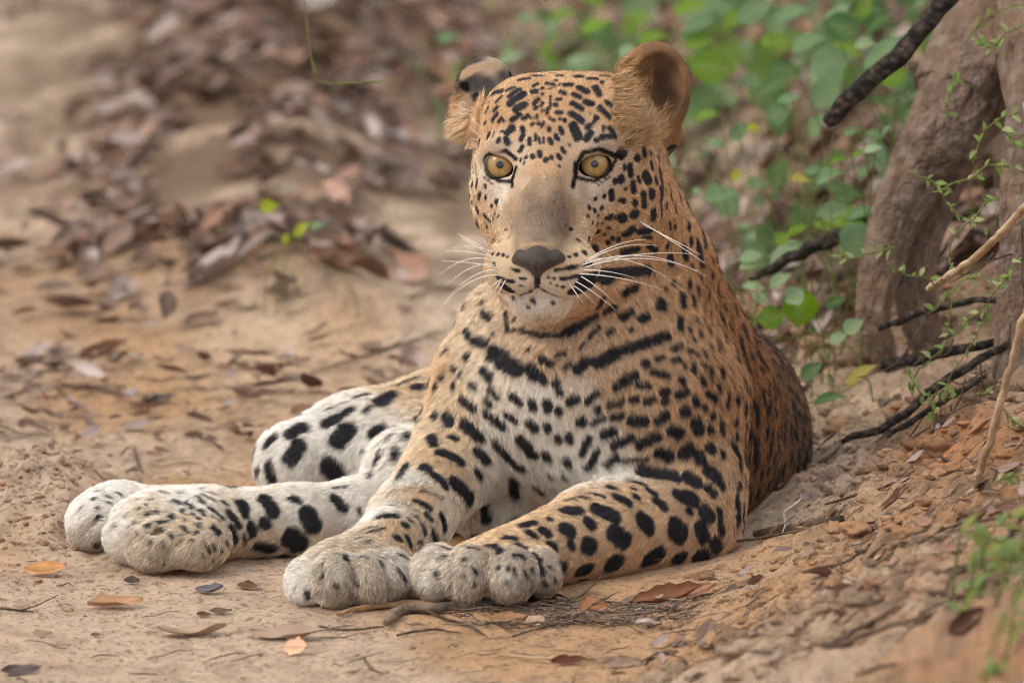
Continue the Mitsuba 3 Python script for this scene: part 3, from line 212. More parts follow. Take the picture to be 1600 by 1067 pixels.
MARKS = [[-32.20000076293945,248.60000610351562,467.1000061035156,-25.600000381469727,231.0,478.6000061035156,2.6,0.026,0.019,0.018],[-25.600000381469727,231.0,478.6000061035156,-7.300000190734863,219.60000610351562,483.29998779296875,2.6,0.026,0.019,0.018],[-7.300000190734863,219.60000610351562,483.29998779296875,4.400000095367432,212.6999969482422,474.70001220703125,2.9,0.021,0.016,0.016],[4.400000095367432,208.39999389648438,465.79998779296875,0.0,204.89999389648438,451.6000061035156,2.9,0.014,0.012,0.013],
[-2.200000047683716,207.10000610351562,449.79998779296875,-16.100000381469727,227.3000030517578,448.1000061035156,2.9,0.021,0.018,0.021],[-16.100000381469727,227.3000030517578,448.1000061035156,-28.5,244.1999969482422,453.70001220703125,2.6,0.026,0.023,0.03],[0.0,204.10000610351562,450.20001220703125,0.0,201.5,445.5,2.6,0.014,0.012,0.013],[-32.20000076293945,248.60000610351562,467.1000061035156,-30.700000762939453,248.5,456.79998779296875,2.2,0.045,0.034,0.03],
[74.4000015258789,209.5,470.0,81.69999694824219,213.6999969482422,481.8999938964844,3.3,0.019,0.014,0.014],[81.69999694824219,213.6999969482422,481.8999938964844,99.19999694824219,216.1999969482422,486.0,2.9,0.019,0.014,0.014],[99.19999694824219,216.1999969482422,486.0,115.30000305175781,226.6999969482422,477.79998779296875,3.3,0.019,0.014,0.014],[114.5999984741211,226.3000030517578,477.79998779296875,125.5999984741211,232.6999969482422,473.20001220703125,3.7,0.016,0.013,0.013],
[73.5999984741211,209.10000610351562,470.1000061035156,72.19999694824219,205.0,457.3999938964844,4.4,0.014,0.012,0.013],[72.19999694824219,205.0,457.3999938964844,69.19999694824219,197.89999389648438,446.0,3.3,0.014,0.012,0.013],[75.0999984741211,206.5,454.29998779296875,94.9000015258789,221.5,448.29998779296875,2.9,0.023,0.021,0.027],[94.9000015258789,221.5,448.29998779296875,113.19999694824219,232.0,459.29998779296875,2.9,0.026,0.023,0.027],
[113.19999694824219,232.0,459.29998779296875,118.30000305175781,229.6999969482422,471.3999938964844,2.2,0.026,0.021,0.023],[28.299999237060547,125.30000305175781,356.6000061035156,28.299999237060547,136.89999389648438,340.0,2.2,0.045,0.03,0.025],[10.100000381469727,123.9000015258789,389.1000061035156,29.0,116.5999984741211,391.79998779296875,2.9,0.604,0.445,0.296],[29.0,116.5999984741211,391.79998779296875,47.79999923706055,124.0999984741211,389.79998779296875,2.9,0.565,0.413,0.279],
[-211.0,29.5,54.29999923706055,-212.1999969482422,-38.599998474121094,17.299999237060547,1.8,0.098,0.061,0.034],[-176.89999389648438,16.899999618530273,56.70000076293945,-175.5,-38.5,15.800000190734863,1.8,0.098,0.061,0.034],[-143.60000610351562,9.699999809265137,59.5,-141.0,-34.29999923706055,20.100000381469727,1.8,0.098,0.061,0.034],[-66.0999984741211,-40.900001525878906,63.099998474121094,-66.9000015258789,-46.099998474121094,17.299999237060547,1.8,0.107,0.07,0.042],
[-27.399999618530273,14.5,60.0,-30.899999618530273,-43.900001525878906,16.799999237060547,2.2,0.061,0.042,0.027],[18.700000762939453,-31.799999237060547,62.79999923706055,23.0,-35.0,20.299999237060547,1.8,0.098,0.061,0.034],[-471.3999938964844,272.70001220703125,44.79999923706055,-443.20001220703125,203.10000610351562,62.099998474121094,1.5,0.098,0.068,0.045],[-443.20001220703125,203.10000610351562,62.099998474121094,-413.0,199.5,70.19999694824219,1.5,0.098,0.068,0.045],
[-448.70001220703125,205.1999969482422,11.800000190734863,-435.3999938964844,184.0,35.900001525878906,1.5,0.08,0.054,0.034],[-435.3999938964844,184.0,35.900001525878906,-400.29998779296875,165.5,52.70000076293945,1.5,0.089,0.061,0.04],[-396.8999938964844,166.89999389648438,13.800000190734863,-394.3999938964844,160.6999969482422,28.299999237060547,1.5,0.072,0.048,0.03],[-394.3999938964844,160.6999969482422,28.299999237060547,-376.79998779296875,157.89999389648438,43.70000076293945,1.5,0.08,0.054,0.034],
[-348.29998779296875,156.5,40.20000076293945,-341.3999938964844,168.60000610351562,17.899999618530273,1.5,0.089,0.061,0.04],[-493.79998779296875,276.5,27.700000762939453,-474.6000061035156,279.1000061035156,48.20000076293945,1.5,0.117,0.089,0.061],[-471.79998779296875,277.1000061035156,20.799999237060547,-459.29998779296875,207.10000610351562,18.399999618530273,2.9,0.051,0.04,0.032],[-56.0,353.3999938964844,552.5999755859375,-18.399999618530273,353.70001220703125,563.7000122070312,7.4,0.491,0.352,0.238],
[-53.0,350.0,538.2000122070312,-0.0,363.1000061035156,548.9000244140625,7.4,0.016,0.016,0.019],[-41.20000076293945,327.6000061035156,531.0,-35.29999923706055,319.0,520.4000244140625,5.2,0.018,0.016,0.019],[-64.4000015258789,362.3999938964844,544.4000244140625,-55.70000076293945,362.70001220703125,559.2999877929688,2.2,0.025,0.023,0.025],[-55.70000076293945,362.70001220703125,559.2999877929688,-40.5,363.70001220703125,568.9000244140625,1.8,0.045,0.04,0.04],
[-40.5,363.70001220703125,568.9000244140625,-16.200000762939453,357.70001220703125,565.2999877929688,1.5,0.188,0.138,0.102],[0.0,160.89999389648438,406.79998779296875,-3.5999999046325684,160.8000030517578,392.1000061035156,1.5,0.138,0.089,0.058],[61.0,155.60000610351562,407.6000061035156,67.0,179.1999969482422,393.6000061035156,1.8,0.089,0.054,0.037],]
COAT = [[40,258,556,0.15,0.88,0.44,9,0.61,0.305,0.122],[40,227,523,0.01,0.47,0.88,7,0.631,0.314,0.127],[36,190,469,-0.03,0.74,0.67,5,0.515,0.27,0.127],[4,166,431,0.21,0.42,0.88,5,0.434,0.27,0.156],
[68,193,427,0.43,0.17,0.89,5,0.402,0.246,0.138],[36,163,448,-0.07,0.72,0.69,5,0.342,0.209,0.122],[0,247,543,-0.26,0.77,0.58,9,0.631,0.314,0.127],[88,240,544,0.57,0.55,0.6,9,0.61,0.305,0.122],
[-22,244,506,-0.17,0.38,0.91,8,0.631,0.328,0.141],[117,227,516,0.71,0.34,0.62,9,0.578,0.296,0.122],[36,204,483,0.02,0.64,0.77,5,0.61,0.328,0.15],[35,175,458,-0.02,0.82,0.57,6,0.352,0.209,0.112],
[22,157,438,0.1,0.6,0.8,6.5,0.209,0.13,0.078],[51,159,438,-0.15,0.54,0.83,6.5,0.159,0.1,0.061],[33,137,416,-0.07,0.68,0.73,6.5,0.165,0.107,0.072],[18,146,422,0.08,0.57,0.82,6.5,0.178,0.117,0.078],
[49,148,421,-0.08,0.45,0.89,6.5,0.133,0.089,0.058],[9,146,411,0.14,0.52,0.84,5,0.262,0.171,0.112],[58,152,410,0.07,0.38,0.92,6.5,0.188,0.117,0.074],[-4,197,414,-0.62,0.15,0.77,6,0.515,0.342,0.209],
[73,193,425,0.56,0.38,0.73,6,0.402,0.254,0.15],[30,123,402,-0.05,0.71,0.7,6.5,0.188,0.13,0.093],[13,130,401,0.26,0.6,0.76,6.5,0.254,0.165,0.105],[46,132,403,-0.17,0.55,0.82,6.5,0.184,0.117,0.076],
[11,126,395,0.16,0.46,0.87,4,0.376,0.246,0.156],[48,126,393,-0.13,0.41,0.9,4,0.352,0.238,0.156],[-29,241,488,0.24,0.46,0.85,6,0.61,0.376,0.205],[-16,222,489,-0.23,0.26,0.94,5,0.546,0.376,0.254],
[11,212,481,0.22,0.44,0.87,5,0.672,0.479,0.314],[95,216,494,0.15,0.34,0.93,6,0.485,0.352,0.254],[69,214,485,-0.08,0.42,0.9,5,0.546,0.352,0.205],[120,227,488,0.83,0.24,0.49,7,0.515,0.352,0.231],
[-35,250,450,-0.42,0.42,-0.8,6,0.761,0.604,0.445],[-11,219,438,-0.22,0.11,-0.97,6,0.823,0.687,0.552],[6,199,447,-0.28,-0.15,-0.95,4,0.68,0.456,0.305],[99,223,438,0.44,0.42,-0.79,6,0.791,0.644,0.515],
[77,201,439,0.31,-0.07,-0.95,4,0.546,0.376,0.254],[121,239,448,0.75,0.56,-0.35,7,0.658,0.468,0.314],[-37,257,416,-0.21,0.51,-0.83,9,0.644,0.392,0.195],[-22,234,400,-0.08,0.36,-0.93,7,0.658,0.413,0.223],
[-7,156,387,-0.87,-0.02,-0.49,5,0.701,0.456,0.254],[-30,168,367,-0.27,0.05,-0.96,8,0.61,0.352,0.171],[80,196,410,0.27,0.32,-0.91,7,0.658,0.413,0.223],[110,250,394,0.67,0.56,-0.49,9,0.578,0.305,0.133],
[135,250,431,0.71,0.36,-0.61,10,0.578,0.296,0.122],[161,271,458,0.27,0.27,-0.92,10,0.565,0.287,0.117],[146,256,401,0.45,0.31,-0.84,12,0.552,0.27,0.107],[172,279,427,0.21,0.11,-0.97,12,0.527,0.246,0.093],
[-4,129,362,-0.94,0.14,-0.32,4,0.73,0.503,0.296],[-18,138,349,-0.63,0.75,-0.21,5,0.68,0.468,0.283],[15,128,347,-0.77,0.26,-0.58,4,0.839,0.687,0.527],[62,132,361,0.97,0.12,-0.23,4,0.73,0.479,0.27],
[80,138,357,0.81,0.53,-0.26,5,0.68,0.434,0.238],[47,132,343,0.78,0.36,-0.52,4,0.839,0.672,0.515],[76,148,377,0.93,0.17,-0.33,5,0.68,0.429,0.231],[33,158,320,0.01,0.25,-0.97,6,0.888,0.839,0.776],
[15,165,312,-0.06,0.43,-0.9,7,0.855,0.761,0.644],[55,166,313,0.02,0.49,-0.87,7,0.855,0.73,0.591],[36,173,296,-0.11,0.77,-0.63,10,0.68,0.485,0.305],[77,213,304,0.12,0.8,-0.58,8,0.631,0.352,0.171],
[95,226,324,0.58,0.58,-0.57,8,0.61,0.314,0.141],[-11,291,299,0.06,0.36,-0.93,8,0.701,0.485,0.305],[117,250,328,0.49,0.43,-0.76,13,0.591,0.305,0.133],[132,264,281,0.38,-0.31,-0.87,16,0.61,0.342,0.162],
[88,239,255,0.03,-0.57,-0.82,17,0.644,0.392,0.205],[44,223,243,-0.0,-0.62,-0.78,18,0.658,0.402,0.216],[0,250,261,-0.49,-0.37,-0.79,17,0.716,0.515,0.328],[-37,314,273,-0.52,-0.16,-0.84,15,0.761,0.578,0.392],
[-55,295,231,-0.51,-0.1,-0.85,15,0.761,0.578,0.392],[-22,232,219,-0.24,-0.16,-0.96,17,0.791,0.68,0.546],[29,207,201,-0.0,-0.02,-1.0,15,0.839,0.784,0.708],[73,210,201,0.01,-0.05,-1.0,15,0.791,0.672,0.539],
[117,226,213,0.07,-0.18,-0.98,18,0.658,0.402,0.216],[169,262,251,0.37,-0.31,-0.87,15,0.591,0.328,0.156],[199,323,308,0.28,-0.07,-0.96,15,0.539,0.262,0.102],[199,333,366,0.13,0.1,-0.99,13,0.515,0.238,0.089],
[229,366,309,0.07,0.11,-0.99,15,0.413,0.162,0.048],[37,219,147,0.06,0.42,-0.91,17,0.776,0.73,0.658],[59,235,115,0.28,0.5,-0.82,18,0.761,0.73,0.672],[0,267,101,0.34,0.61,-0.71,18,0.761,0.716,0.644],
[95,222,147,0.16,0.28,-0.95,15,0.831,0.768,0.672],[-30,293,67,-0.54,0.52,-0.66,18,0.753,0.73,0.687],[110,233,107,0.47,-0.38,-0.8,18,0.839,0.784,0.708],[-74,291,187,-0.29,-0.0,-0.96,14,0.745,0.552,0.352],
[-59,259,147,-0.39,-0.57,-0.72,14,0.73,0.527,0.323],[-22,242,151,0.28,0.26,-0.92,18,0.839,0.784,0.708],[-81,214,126,-0.35,-0.87,-0.35,12,0.672,0.445,0.231],[-102,147,101,-0.37,-0.87,-0.34,10,0.658,0.423,0.216],
[-131,84,75,-0.2,-0.91,-0.37,9,0.644,0.413,0.209],[-73,157,76,0.18,-0.23,-0.96,14,0.716,0.61,0.479],[-52,342,20,0.35,0.51,-0.78,16,0.73,0.658,0.565],[147,233,182,0.2,-0.01,-0.98,16,0.658,0.392,0.202],
[183,253,208,0.25,-0.09,-0.96,14,0.578,0.314,0.144],[206,264,147,0.05,0.07,-1.0,14,0.578,0.314,0.144],[228,253,89,0.07,-0.5,-0.86,12,0.604,0.342,0.162],[235,242,24,-0.35,0.04,-0.94,11,0.61,0.361,0.188],
[243,303,185,0.25,-0.05,-0.97,15,0.434,0.195,0.072],[176,251,119,-0.33,-0.21,-0.92,14,0.644,0.413,0.223],[146,179,87,-0.81,-0.46,0.37,11,0.658,0.413,0.216],[146,154,33,-0.61,-0.52,-0.6,11,0.631,0.381,0.195],
[73,127,89,-0.99,-0.13,0.1,10,0.658,0.423,0.223],[73,83,38,-0.67,-0.61,-0.43,10,0.631,0.402,0.209],[0,44,75,-0.99,-0.1,0.01,9,0.631,0.402,0.202],[14,-68,45,-0.58,-0.8,-0.17,10.5,0.456,0.361,0.266],
[-29,-27,59,-0.44,-0.88,-0.18,10.5,0.456,0.361,0.258],[-79,-39,54,-0.89,-0.25,-0.38,10.5,0.521,0.445,0.352],[-101,-39,32,-0.49,0.59,-0.64,10.5,0.651,0.597,0.546],[-57,-72,38,-0.29,0.2,-0.94,10.5,0.445,0.381,0.309],
[0,-77,39,-0.1,-0.01,-1.0,10.5,0.485,0.434,0.376],[36,-27,44,-0.24,-0.51,-0.83,10.5,0.445,0.371,0.292],[-173,20,58,-0.95,-0.29,-0.11,10.5,0.44,0.342,0.235],[-216,-37,46,-0.83,-0.26,-0.49,10.5,0.468,0.402,0.314],
[-243,-22,25,-0.45,0.32,-0.83,10.5,0.694,0.665,0.631],[-194,-62,33,-0.28,-0.08,-0.96,10.5,0.397,0.332,0.258],[-151,-56,43,0.2,-0.34,-0.92,10.5,0.434,0.361,0.275],[-130,-28,45,0.44,-0.2,-0.88,10.5,0.591,0.539,0.468],
[-277,514,87,-0.6,-0.16,-0.79,15,0.791,0.761,0.73],[-240,544,113,-0.92,-0.35,-0.19,14,0.791,0.761,0.73],[-180,557,126,-0.89,-0.41,-0.21,15,0.776,0.716,0.644],[-121,602,148,-0.96,-0.11,-0.24,15,0.68,0.468,0.27],
[-81,318,212,-0.45,0.27,-0.85,14,0.631,0.371,0.175],[-180,519,71,-0.42,-0.11,-0.9,18,0.791,0.761,0.73],[-119,446,115,-0.68,-0.69,-0.23,22,0.776,0.73,0.658],[-110,169,111,-0.45,-0.86,-0.22,26,0.776,0.745,0.687],
[-225,512,50,-0.34,0.11,-0.93,16,0.73,0.672,0.617],[-145,108,86,-0.89,-0.39,-0.23,20,0.791,0.761,0.73],[-177,321,54,-0.58,-0.58,-0.57,15,0.791,0.761,0.716],[-236,281,54,-0.65,-0.62,-0.44,13,0.791,0.745,0.687],
[-236,282,16,-0.72,0.03,-0.69,13,0.73,0.604,0.479],[-280,262,65,-0.78,-0.62,-0.12,11,0.776,0.716,0.631],[-287,254,21,-0.78,-0.04,-0.62,11,0.61,0.413,0.254],[-323,226,71,-0.86,-0.39,0.34,10.5,0.73,0.631,0.515],
[-367,225,83,-1.0,-0.03,-0.01,10.5,0.791,0.761,0.716],[-365,162,61,-0.99,-0.08,-0.14,10.5,0.617,0.479,0.323],[-410,198,69,-0.98,-0.11,-0.17,10.5,0.658,0.552,0.413],[-458,199,50,-0.73,0.25,-0.64,10.5,0.776,0.745,0.701],
[-431,167,38,-0.5,0.22,-0.84,10.5,0.578,0.468,0.342],[-402,157,28,-0.62,-0.08,-0.78,10.5,0.515,0.413,0.305],[-358,150,30,-0.56,0.15,-0.82,10.5,0.515,0.413,0.305],[-322,171,37,-0.14,-0.31,-0.94,10.5,0.604,0.468,0.332],
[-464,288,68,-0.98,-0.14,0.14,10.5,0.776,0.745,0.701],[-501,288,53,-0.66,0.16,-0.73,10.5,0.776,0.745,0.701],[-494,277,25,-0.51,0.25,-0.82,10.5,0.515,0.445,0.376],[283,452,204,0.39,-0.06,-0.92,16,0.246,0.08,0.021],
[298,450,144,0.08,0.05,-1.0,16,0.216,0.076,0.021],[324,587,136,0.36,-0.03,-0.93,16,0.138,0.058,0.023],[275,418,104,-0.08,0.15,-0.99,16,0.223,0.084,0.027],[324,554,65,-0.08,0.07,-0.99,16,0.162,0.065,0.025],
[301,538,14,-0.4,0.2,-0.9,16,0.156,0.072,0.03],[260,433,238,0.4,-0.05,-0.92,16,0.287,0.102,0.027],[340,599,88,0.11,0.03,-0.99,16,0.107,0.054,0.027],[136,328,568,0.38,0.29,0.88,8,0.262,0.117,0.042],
[147,334,538,0.07,0.56,0.82,18,0.323,0.153,0.054],[147,331,560,0.29,-0.21,0.93,10,0.246,0.105,0.037],[176,329,583,0.21,0.49,0.85,5,0.141,0.058,0.023],[195,329,546,0.1,-0.08,0.99,4,0.181,0.08,0.033],
[158,311,511,-0.3,0.23,0.93,16,0.407,0.216,0.089],[176,323,483,0.63,0.36,0.69,12,0.323,0.141,0.054],[150,247,506,0.17,0.34,0.92,18,0.434,0.235,0.105],[180,338,529,0.18,0.18,0.97,8,0.037,0.017,0.01],
[173,342,551,-0.22,-0.13,0.97,8,0.05,0.021,0.012],[185,334,563,-0.18,-0.29,0.94,6,0.067,0.028,0.015],[169,335,519,0.02,0.68,0.73,8,0.054,0.023,0.012],[198,328,559,-0.08,0.26,0.96,4,0.258,0.117,0.047],
[180,335,586,-0.4,0.76,0.52,4,0.168,0.07,0.028],[136,323,554,0.16,0.07,0.98,12,0.283,0.122,0.042],[191,333,493,-0.22,0.5,-0.84,6,0.231,0.098,0.034],[-55,354,520,-0.62,0.4,-0.67,14,0.617,0.342,0.15],
[-48,306,505,-0.82,-0.11,-0.56,18,0.658,0.413,0.216],[-51,316,483,-0.91,0.28,0.31,16,0.672,0.456,0.262],[-29,264,525,0.31,0.28,0.91,9,0.617,0.332,0.144],[-41,358,568,-0.06,0.92,0.4,5,0.026,0.023,0.025],
[-26,348,559,-0.3,0.48,0.82,5,0.546,0.376,0.254],[-18,353,563,-0.41,0.55,0.73,5,0.485,0.342,0.238],[-48,346,547,-0.07,0.37,0.93,5,0.021,0.021,0.025],[-29,341,545,-0.21,0.48,0.85,5,0.021,0.021,0.025],
[-11,349,552,-0.09,0.52,0.85,5,0.032,0.027,0.027],[-62,359,549,0.25,0.45,0.86,6,0.045,0.037,0.034],[-40,340,540,-0.07,0.61,0.79,5,0.023,0.021,0.025],]  # right flank points: darker coat, with its shade also put into the colour
EYES = [[-0.0139,0.241,0.4645,0.0179],[0.0942,0.237,0.4659,0.0187]]
WHISKERS = [[0.08349999785423279,0.14399999380111694,0.3668000102043152,0.1242,0.16,0.382,0.1648,0.2,0.3771],[0.09080000221729279,0.1509999930858612,0.36419999599456787,0.1484,0.1685,0.3723,0.2059,0.21,0.3659],
[0.07989999651908875,0.13979999721050262,0.3646000027656555,0.151,0.1679,0.3702,0.2222,0.22,0.3384],[0.0828000009059906,0.14090000092983246,0.3614000082015991,0.1479,0.1584,0.3689,0.2131,0.2,0.3475],
[0.14650000631809235,0.2572000026702881,0.3962000012397766,0.1836,0.2266,0.3776,0.2207,0.22,0.3532],[0.14869999885559082,0.2590000033378601,0.3928999900817871,0.1822,0.2325,0.3796,0.2157,0.23,0.3619],
[0.07620000094175339,0.13570000231266022,0.3549000024795532,0.1241,0.1458,0.3479,0.172,0.18,0.3293],[0.07840000092983246,0.1370999962091446,0.35179999470710754,0.0988,0.1316,0.3385,0.1192,0.15,0.3165],
[0.07259999960660934,0.13570000231266022,0.34610000252723694,0.0956,0.1309,0.3323,0.1185,0.15,0.3099],[0.06970000267028809,0.13680000603199005,0.34150001406669617,0.0828,0.1264,0.3334,0.0959,0.14,0.3182],
[0.08720000088214874,0.14830000698566437,0.3675999939441681,0.1414,0.1622,0.3634,0.1956,0.2,0.3246],[0.08129999786615372,0.13910000026226044,0.3587999939918518,0.1098,0.1425,0.3562,0.1383,0.17,0.345],
[0.08569999784231186,0.1477999985218048,0.3691999912261963,0.1194,0.1569,0.3848,0.153,0.19,0.386],[0.06530000269412994,0.13439999520778656,0.3434000015258789,0.0744,0.1202,0.3326,0.0835,0.13,0.3176],
[-0.021800000220537186,0.1477999985218048,0.37209999561309814,-0.0487,0.1419,0.3788,-0.0756,0.16,0.3768],[-0.0203000009059906,0.14249999821186066,0.3684999942779541,-0.0516,0.1342,0.3714,-0.0829,0.15,0.3511],
[-0.02329999953508377,0.15549999475479126,0.37529999017715454,-0.0422,0.1507,0.3881,-0.0611,0.17,0.3951],[-0.0203000009059906,0.14020000398159027,0.3644999861717224,-0.0476,0.1331,0.3616,-0.0749,0.15,0.3386],
[-0.01889999955892563,0.13729999959468842,0.35910001397132874,-0.0458,0.1317,0.3519,-0.0727,0.15,0.3246],[-0.02329999953508377,0.1517000049352646,0.37299999594688416,-0.04,0.1438,0.3848,-0.0567,0.16,0.3922],
[-0.014499999582767487,0.13369999825954437,0.3537999987602234,-0.0487,0.1249,0.3464,-0.0828,0.14,0.313],[-0.011599999852478504,0.13289999961853027,0.34950000047683716,-0.0232,0.1244,0.3422,-0.0349,0.14,0.3292],
[-0.017400000244379044,0.1363999992609024,0.362199991941452,-0.0487,0.1312,0.3683,-0.0799,0.15,0.3673],[-0.013100000098347664,0.13539999723434448,0.34610000252723694,-0.0192,0.1257,0.3376,-0.0254,0.14,0.3248],
[-0.021800000220537186,0.1550000011920929,0.376800000667572,-0.0444,0.1555,0.3828,-0.067,0.18,0.3773],[-0.007300000172108412,0.13109999895095825,0.3483000099658966,-0.0138,0.1185,0.3388,-0.0203,0.13,0.325],]
# ---------------------------------------------------------------- implicit body: smooth union of tapered limbs and ellipsoids on a graded grid
def graded(lo, hi, fine_lo, fine_hi, fine, coarse):
    a = np.arange(fine_lo, fine_hi, fine)
    left = np.arange(fine_lo - coarse, lo - coarse, -coarse)[::-1]
    right = np.arange(a[-1] + coarse, hi + coarse, coarse)
    return np.concatenate([left, a, right])
def prim_distance(p, x, y, z):
    kind = p[0]
    if kind == 'c':
        a, b, r0, r1 = np.array(p[1]), np.array(p[2]), p[3], p[4]
        d = b - a; L = max(d @ d, 1e-9)
        t = np.clip(((x - a[0]) * d[0] + (y - a[1]) * d[1] + (z - a[2]) * d[2]) / L, 0, 1)
        return np.sqrt((x - a[0] - t * d[0])**2 + (y - a[1] - t * d[1])**2 + (z - a[2] - t * d[2])**2) - (r0 + (r1 - r0) * t)
    c, r, M = np.array(p[1]), np.array(p[2]), np.array(p[3])
    q = [(x - c[0]) * M[i][0] + (y - c[1]) * M[i][1] + (z - c[2]) * M[i][2] for i in range(3)]
    k0 = np.sqrt(sum((q[i] / r[i])**2 for i in range(3))); k1 = np.sqrt(sum((q[i] / r[i]**2)**2 for i in range(3)))
    return k0 * (k0 - 1) / np.maximum(k1, 1e-6)
def prim_box(p):
    if p[0] == 'c':
        a, b = np.array(p[1]), np.array(p[2]); r = max(p[3], p[4])
        return np.minimum(a, b) - r, np.maximum(a, b) + r
    c, r = np.array(p[1]), max(p[2]); return c - r, c + r
def field(prims, gx, gy, gz):
    T = .06
    f = np.full((len(gx), len(gy), len(gz)), T, np.float32)
    for p in prims:
        k, op = p[-2], p[-1]
        lo, hi = prim_box(p); m = k + .012 if op > 0 else k + .004
        s = [slice(np.searchsorted(g, lo[i] - m), np.searchsorted(g, hi[i] + m)) for i, g in enumerate((gx, gy, gz))]
        x, y, z = gx[s[0]][:, None, None].astype(np.float32), gy[s[1]][None, :, None].astype(np.float32), gz[s[2]][None, None, :].astype(np.float32)
        d = prim_distance(p, x, y, z).astype(np.float32)
        a = f[tuple(s)]
        if op > 0:
            h = np.maximum(k - np.abs(a - d), 0) / k; n = np.minimum(a, d) - h * h * k / 4
        else:
            d = -d; h = np.maximum(k - np.abs(a - d), 0) / k; n = np.maximum(a, d) + h * h * k / 4
        f[tuple(s)] = np.minimum(n, T)
    return f
def surface_nets(f, gx, gy, gz):
    s = f < 0
    c = [s[i:s.shape[0]-1+i, j:s.shape[1]-1+j, k:s.shape[2]-1+k] for i in (0, 1) for j in (0, 1) for k in (0, 1)]
    n = sum(x.astype(np.int8) for x in c); mixed = (n > 0) & (n < 8)
    I = np.argwhere(mixed); idx = -np.ones(mixed.shape, np.int64); idx[mixed] = np.arange(len(I))
    G = (gx, gy, gz); acc = np.zeros((len(I), 3)); cnt = np.zeros(len(I))
    for ax in range(3):
        o = [a for a in range(3) if a != ax]
        for u in (0, 1):
            for v in (0, 1):
                A = I.copy(); A[:, o[0]] += u; A[:, o[1]] += v
                B = A.copy(); B[:, ax] += 1
                fa, fb = f[tuple(A.T)].astype(float), f[tuple(B.T)].astype(float); m = (fa < 0) != (fb < 0)
                t = np.where(m, fa / np.where(m, fa - fb, 1), 0)
                q = np.stack([G[i][A[:, i]] for i in range(3)], 1)
                q[:, ax] += t * (G[ax][B[:, ax]] - G[ax][A[:, ax]])
                acc[m] += q[m]; cnt[m] += 1
    V = acc / cnt[:, None]; F = []
    for ax in range(3):
        o = [(ax + 1) % 3, (ax + 2) % 3]
        sl = [slice(None)] * 3; sl2 = [slice(None)] * 3
        sl[ax], sl2[ax] = slice(0, -1), slice(1, None)
        for i in o: sl[i] = sl2[i] = slice(1, -1)
        e = s[tuple(sl)] != s[tuple(sl2)]; E = np.argwhere(e); inside = s[tuple(sl)][e]
        for i in o: E[:, i] += 1
        q = []
        for du, dv in ((0, 0), (-1, 0), (-1, -1), (0, -1)):
            A = E.copy(); A[:, o[0]] += du; A[:, o[1]] += dv; q.append(idx[tuple(A.T)])
        q = np.stack(q, 1); q[~inside] = q[~inside][:, ::-1]; F.append(q)
    F = np.concatenate(F); return V, np.vstack([F[:, [0, 1, 2]], F[:, [0, 2, 3]]])
# ---------------------------------------------------------------- LEOPARD: body as one smooth implicit surface, then coat colours, spots and fur
scene['skin'] = principled(VC, .85, .1)
scene['fur'] = principled(VC, .8, .12)
scene['whisker_white'] = principled((.9, .88, .85), .4, .5)
scene['nose_leather'] = {'type': 'twosided', 'b': {'type': 'bumpmap', 'arbitrary': proc(lambda p, n, uv: voronoi(p[0] * 900 + p[1] * 300, p[2] * 900)[0], 3e-4), 'scale': .0004,
                         'b': {'type': 'principled', 'base_color': {'type': 'rgb', 'value': [.058, .043, .042]}, 'roughness': .42, 'specular': .45}}}
scene['eye_surface'] = {'type': 'twosided', 'b': {'type': 'principled', 'base_color': VC, 'roughness': .25, 'specular': .3, 'clearcoat': 1.0, 'clearcoat_gloss': .99}}
gx, gy, gz = graded(-.56, .44, -.08, .24, .0025, .005), graded(-.1, 1.22, .08, .34, .0025, .005), graded(-.03, .72, .34, .66, .0025, .005)
bv, bf = surface_nets(field(BODY, gx, gy, gz), gx, gy, gz)
bn = meshkit.arrays((bv, bf), True)[2]
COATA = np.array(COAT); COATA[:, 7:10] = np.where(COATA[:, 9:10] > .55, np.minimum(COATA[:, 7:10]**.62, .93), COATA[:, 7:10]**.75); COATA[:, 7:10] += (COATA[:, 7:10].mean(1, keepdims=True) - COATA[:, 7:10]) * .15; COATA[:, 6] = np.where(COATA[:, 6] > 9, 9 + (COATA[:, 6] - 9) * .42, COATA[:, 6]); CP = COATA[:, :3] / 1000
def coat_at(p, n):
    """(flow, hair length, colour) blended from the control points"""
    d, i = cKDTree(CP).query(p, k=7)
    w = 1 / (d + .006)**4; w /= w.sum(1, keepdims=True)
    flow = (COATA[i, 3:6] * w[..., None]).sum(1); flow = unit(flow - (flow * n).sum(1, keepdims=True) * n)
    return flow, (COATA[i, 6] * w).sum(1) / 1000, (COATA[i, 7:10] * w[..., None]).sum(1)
rng = np.random.default_rng(5)
# spots and a few painted toe-crease shadows: strokes on the surface; on the parts without listed ones, rosettes laid out at their natural spacing
S = np.array(SPOTS) / 1000
pts, rad = [], []
for s in S:
    m = max(1, int(np.linalg.norm(s[3:6] - s[:3]) / (.5 * s[6])))
    for t in np.linspace(0, 1, m + 1): pts.append(s[:3] * (1 - t) + s[3:6] * t); rad.append(s[6])
tri_area = np.linalg.norm(np.cross(bv[bf[:, 1]] - bv[bf[:, 0]], bv[bf[:, 2]] - bv[bf[:, 0]]), axis=1) / 2
def scatter(n, weight=None):
    w = tri_area if weight is None else tri_area * weight
    i = rng.choice(len(bf), n, p=w / w.sum()); u = rng.random((n, 2)); u = np.where(u.sum(1, keepdims=True) > 1, 1 - u, u)
    f = bf[i]; c = np.c_[1 - u.sum(1), u]
    mixv = lambda a: (a[f] * c[..., None]).sum(1)
    return mixv(bv), unit(mixv(bn)), i
tp, tn, _ = scatter(9000)
far = cKDTree(np.array(pts)).query(tp)[0] > np.where(tp[:, 0] > .2, .018, np.where(tp[:, 0] > .13, .016, .026))
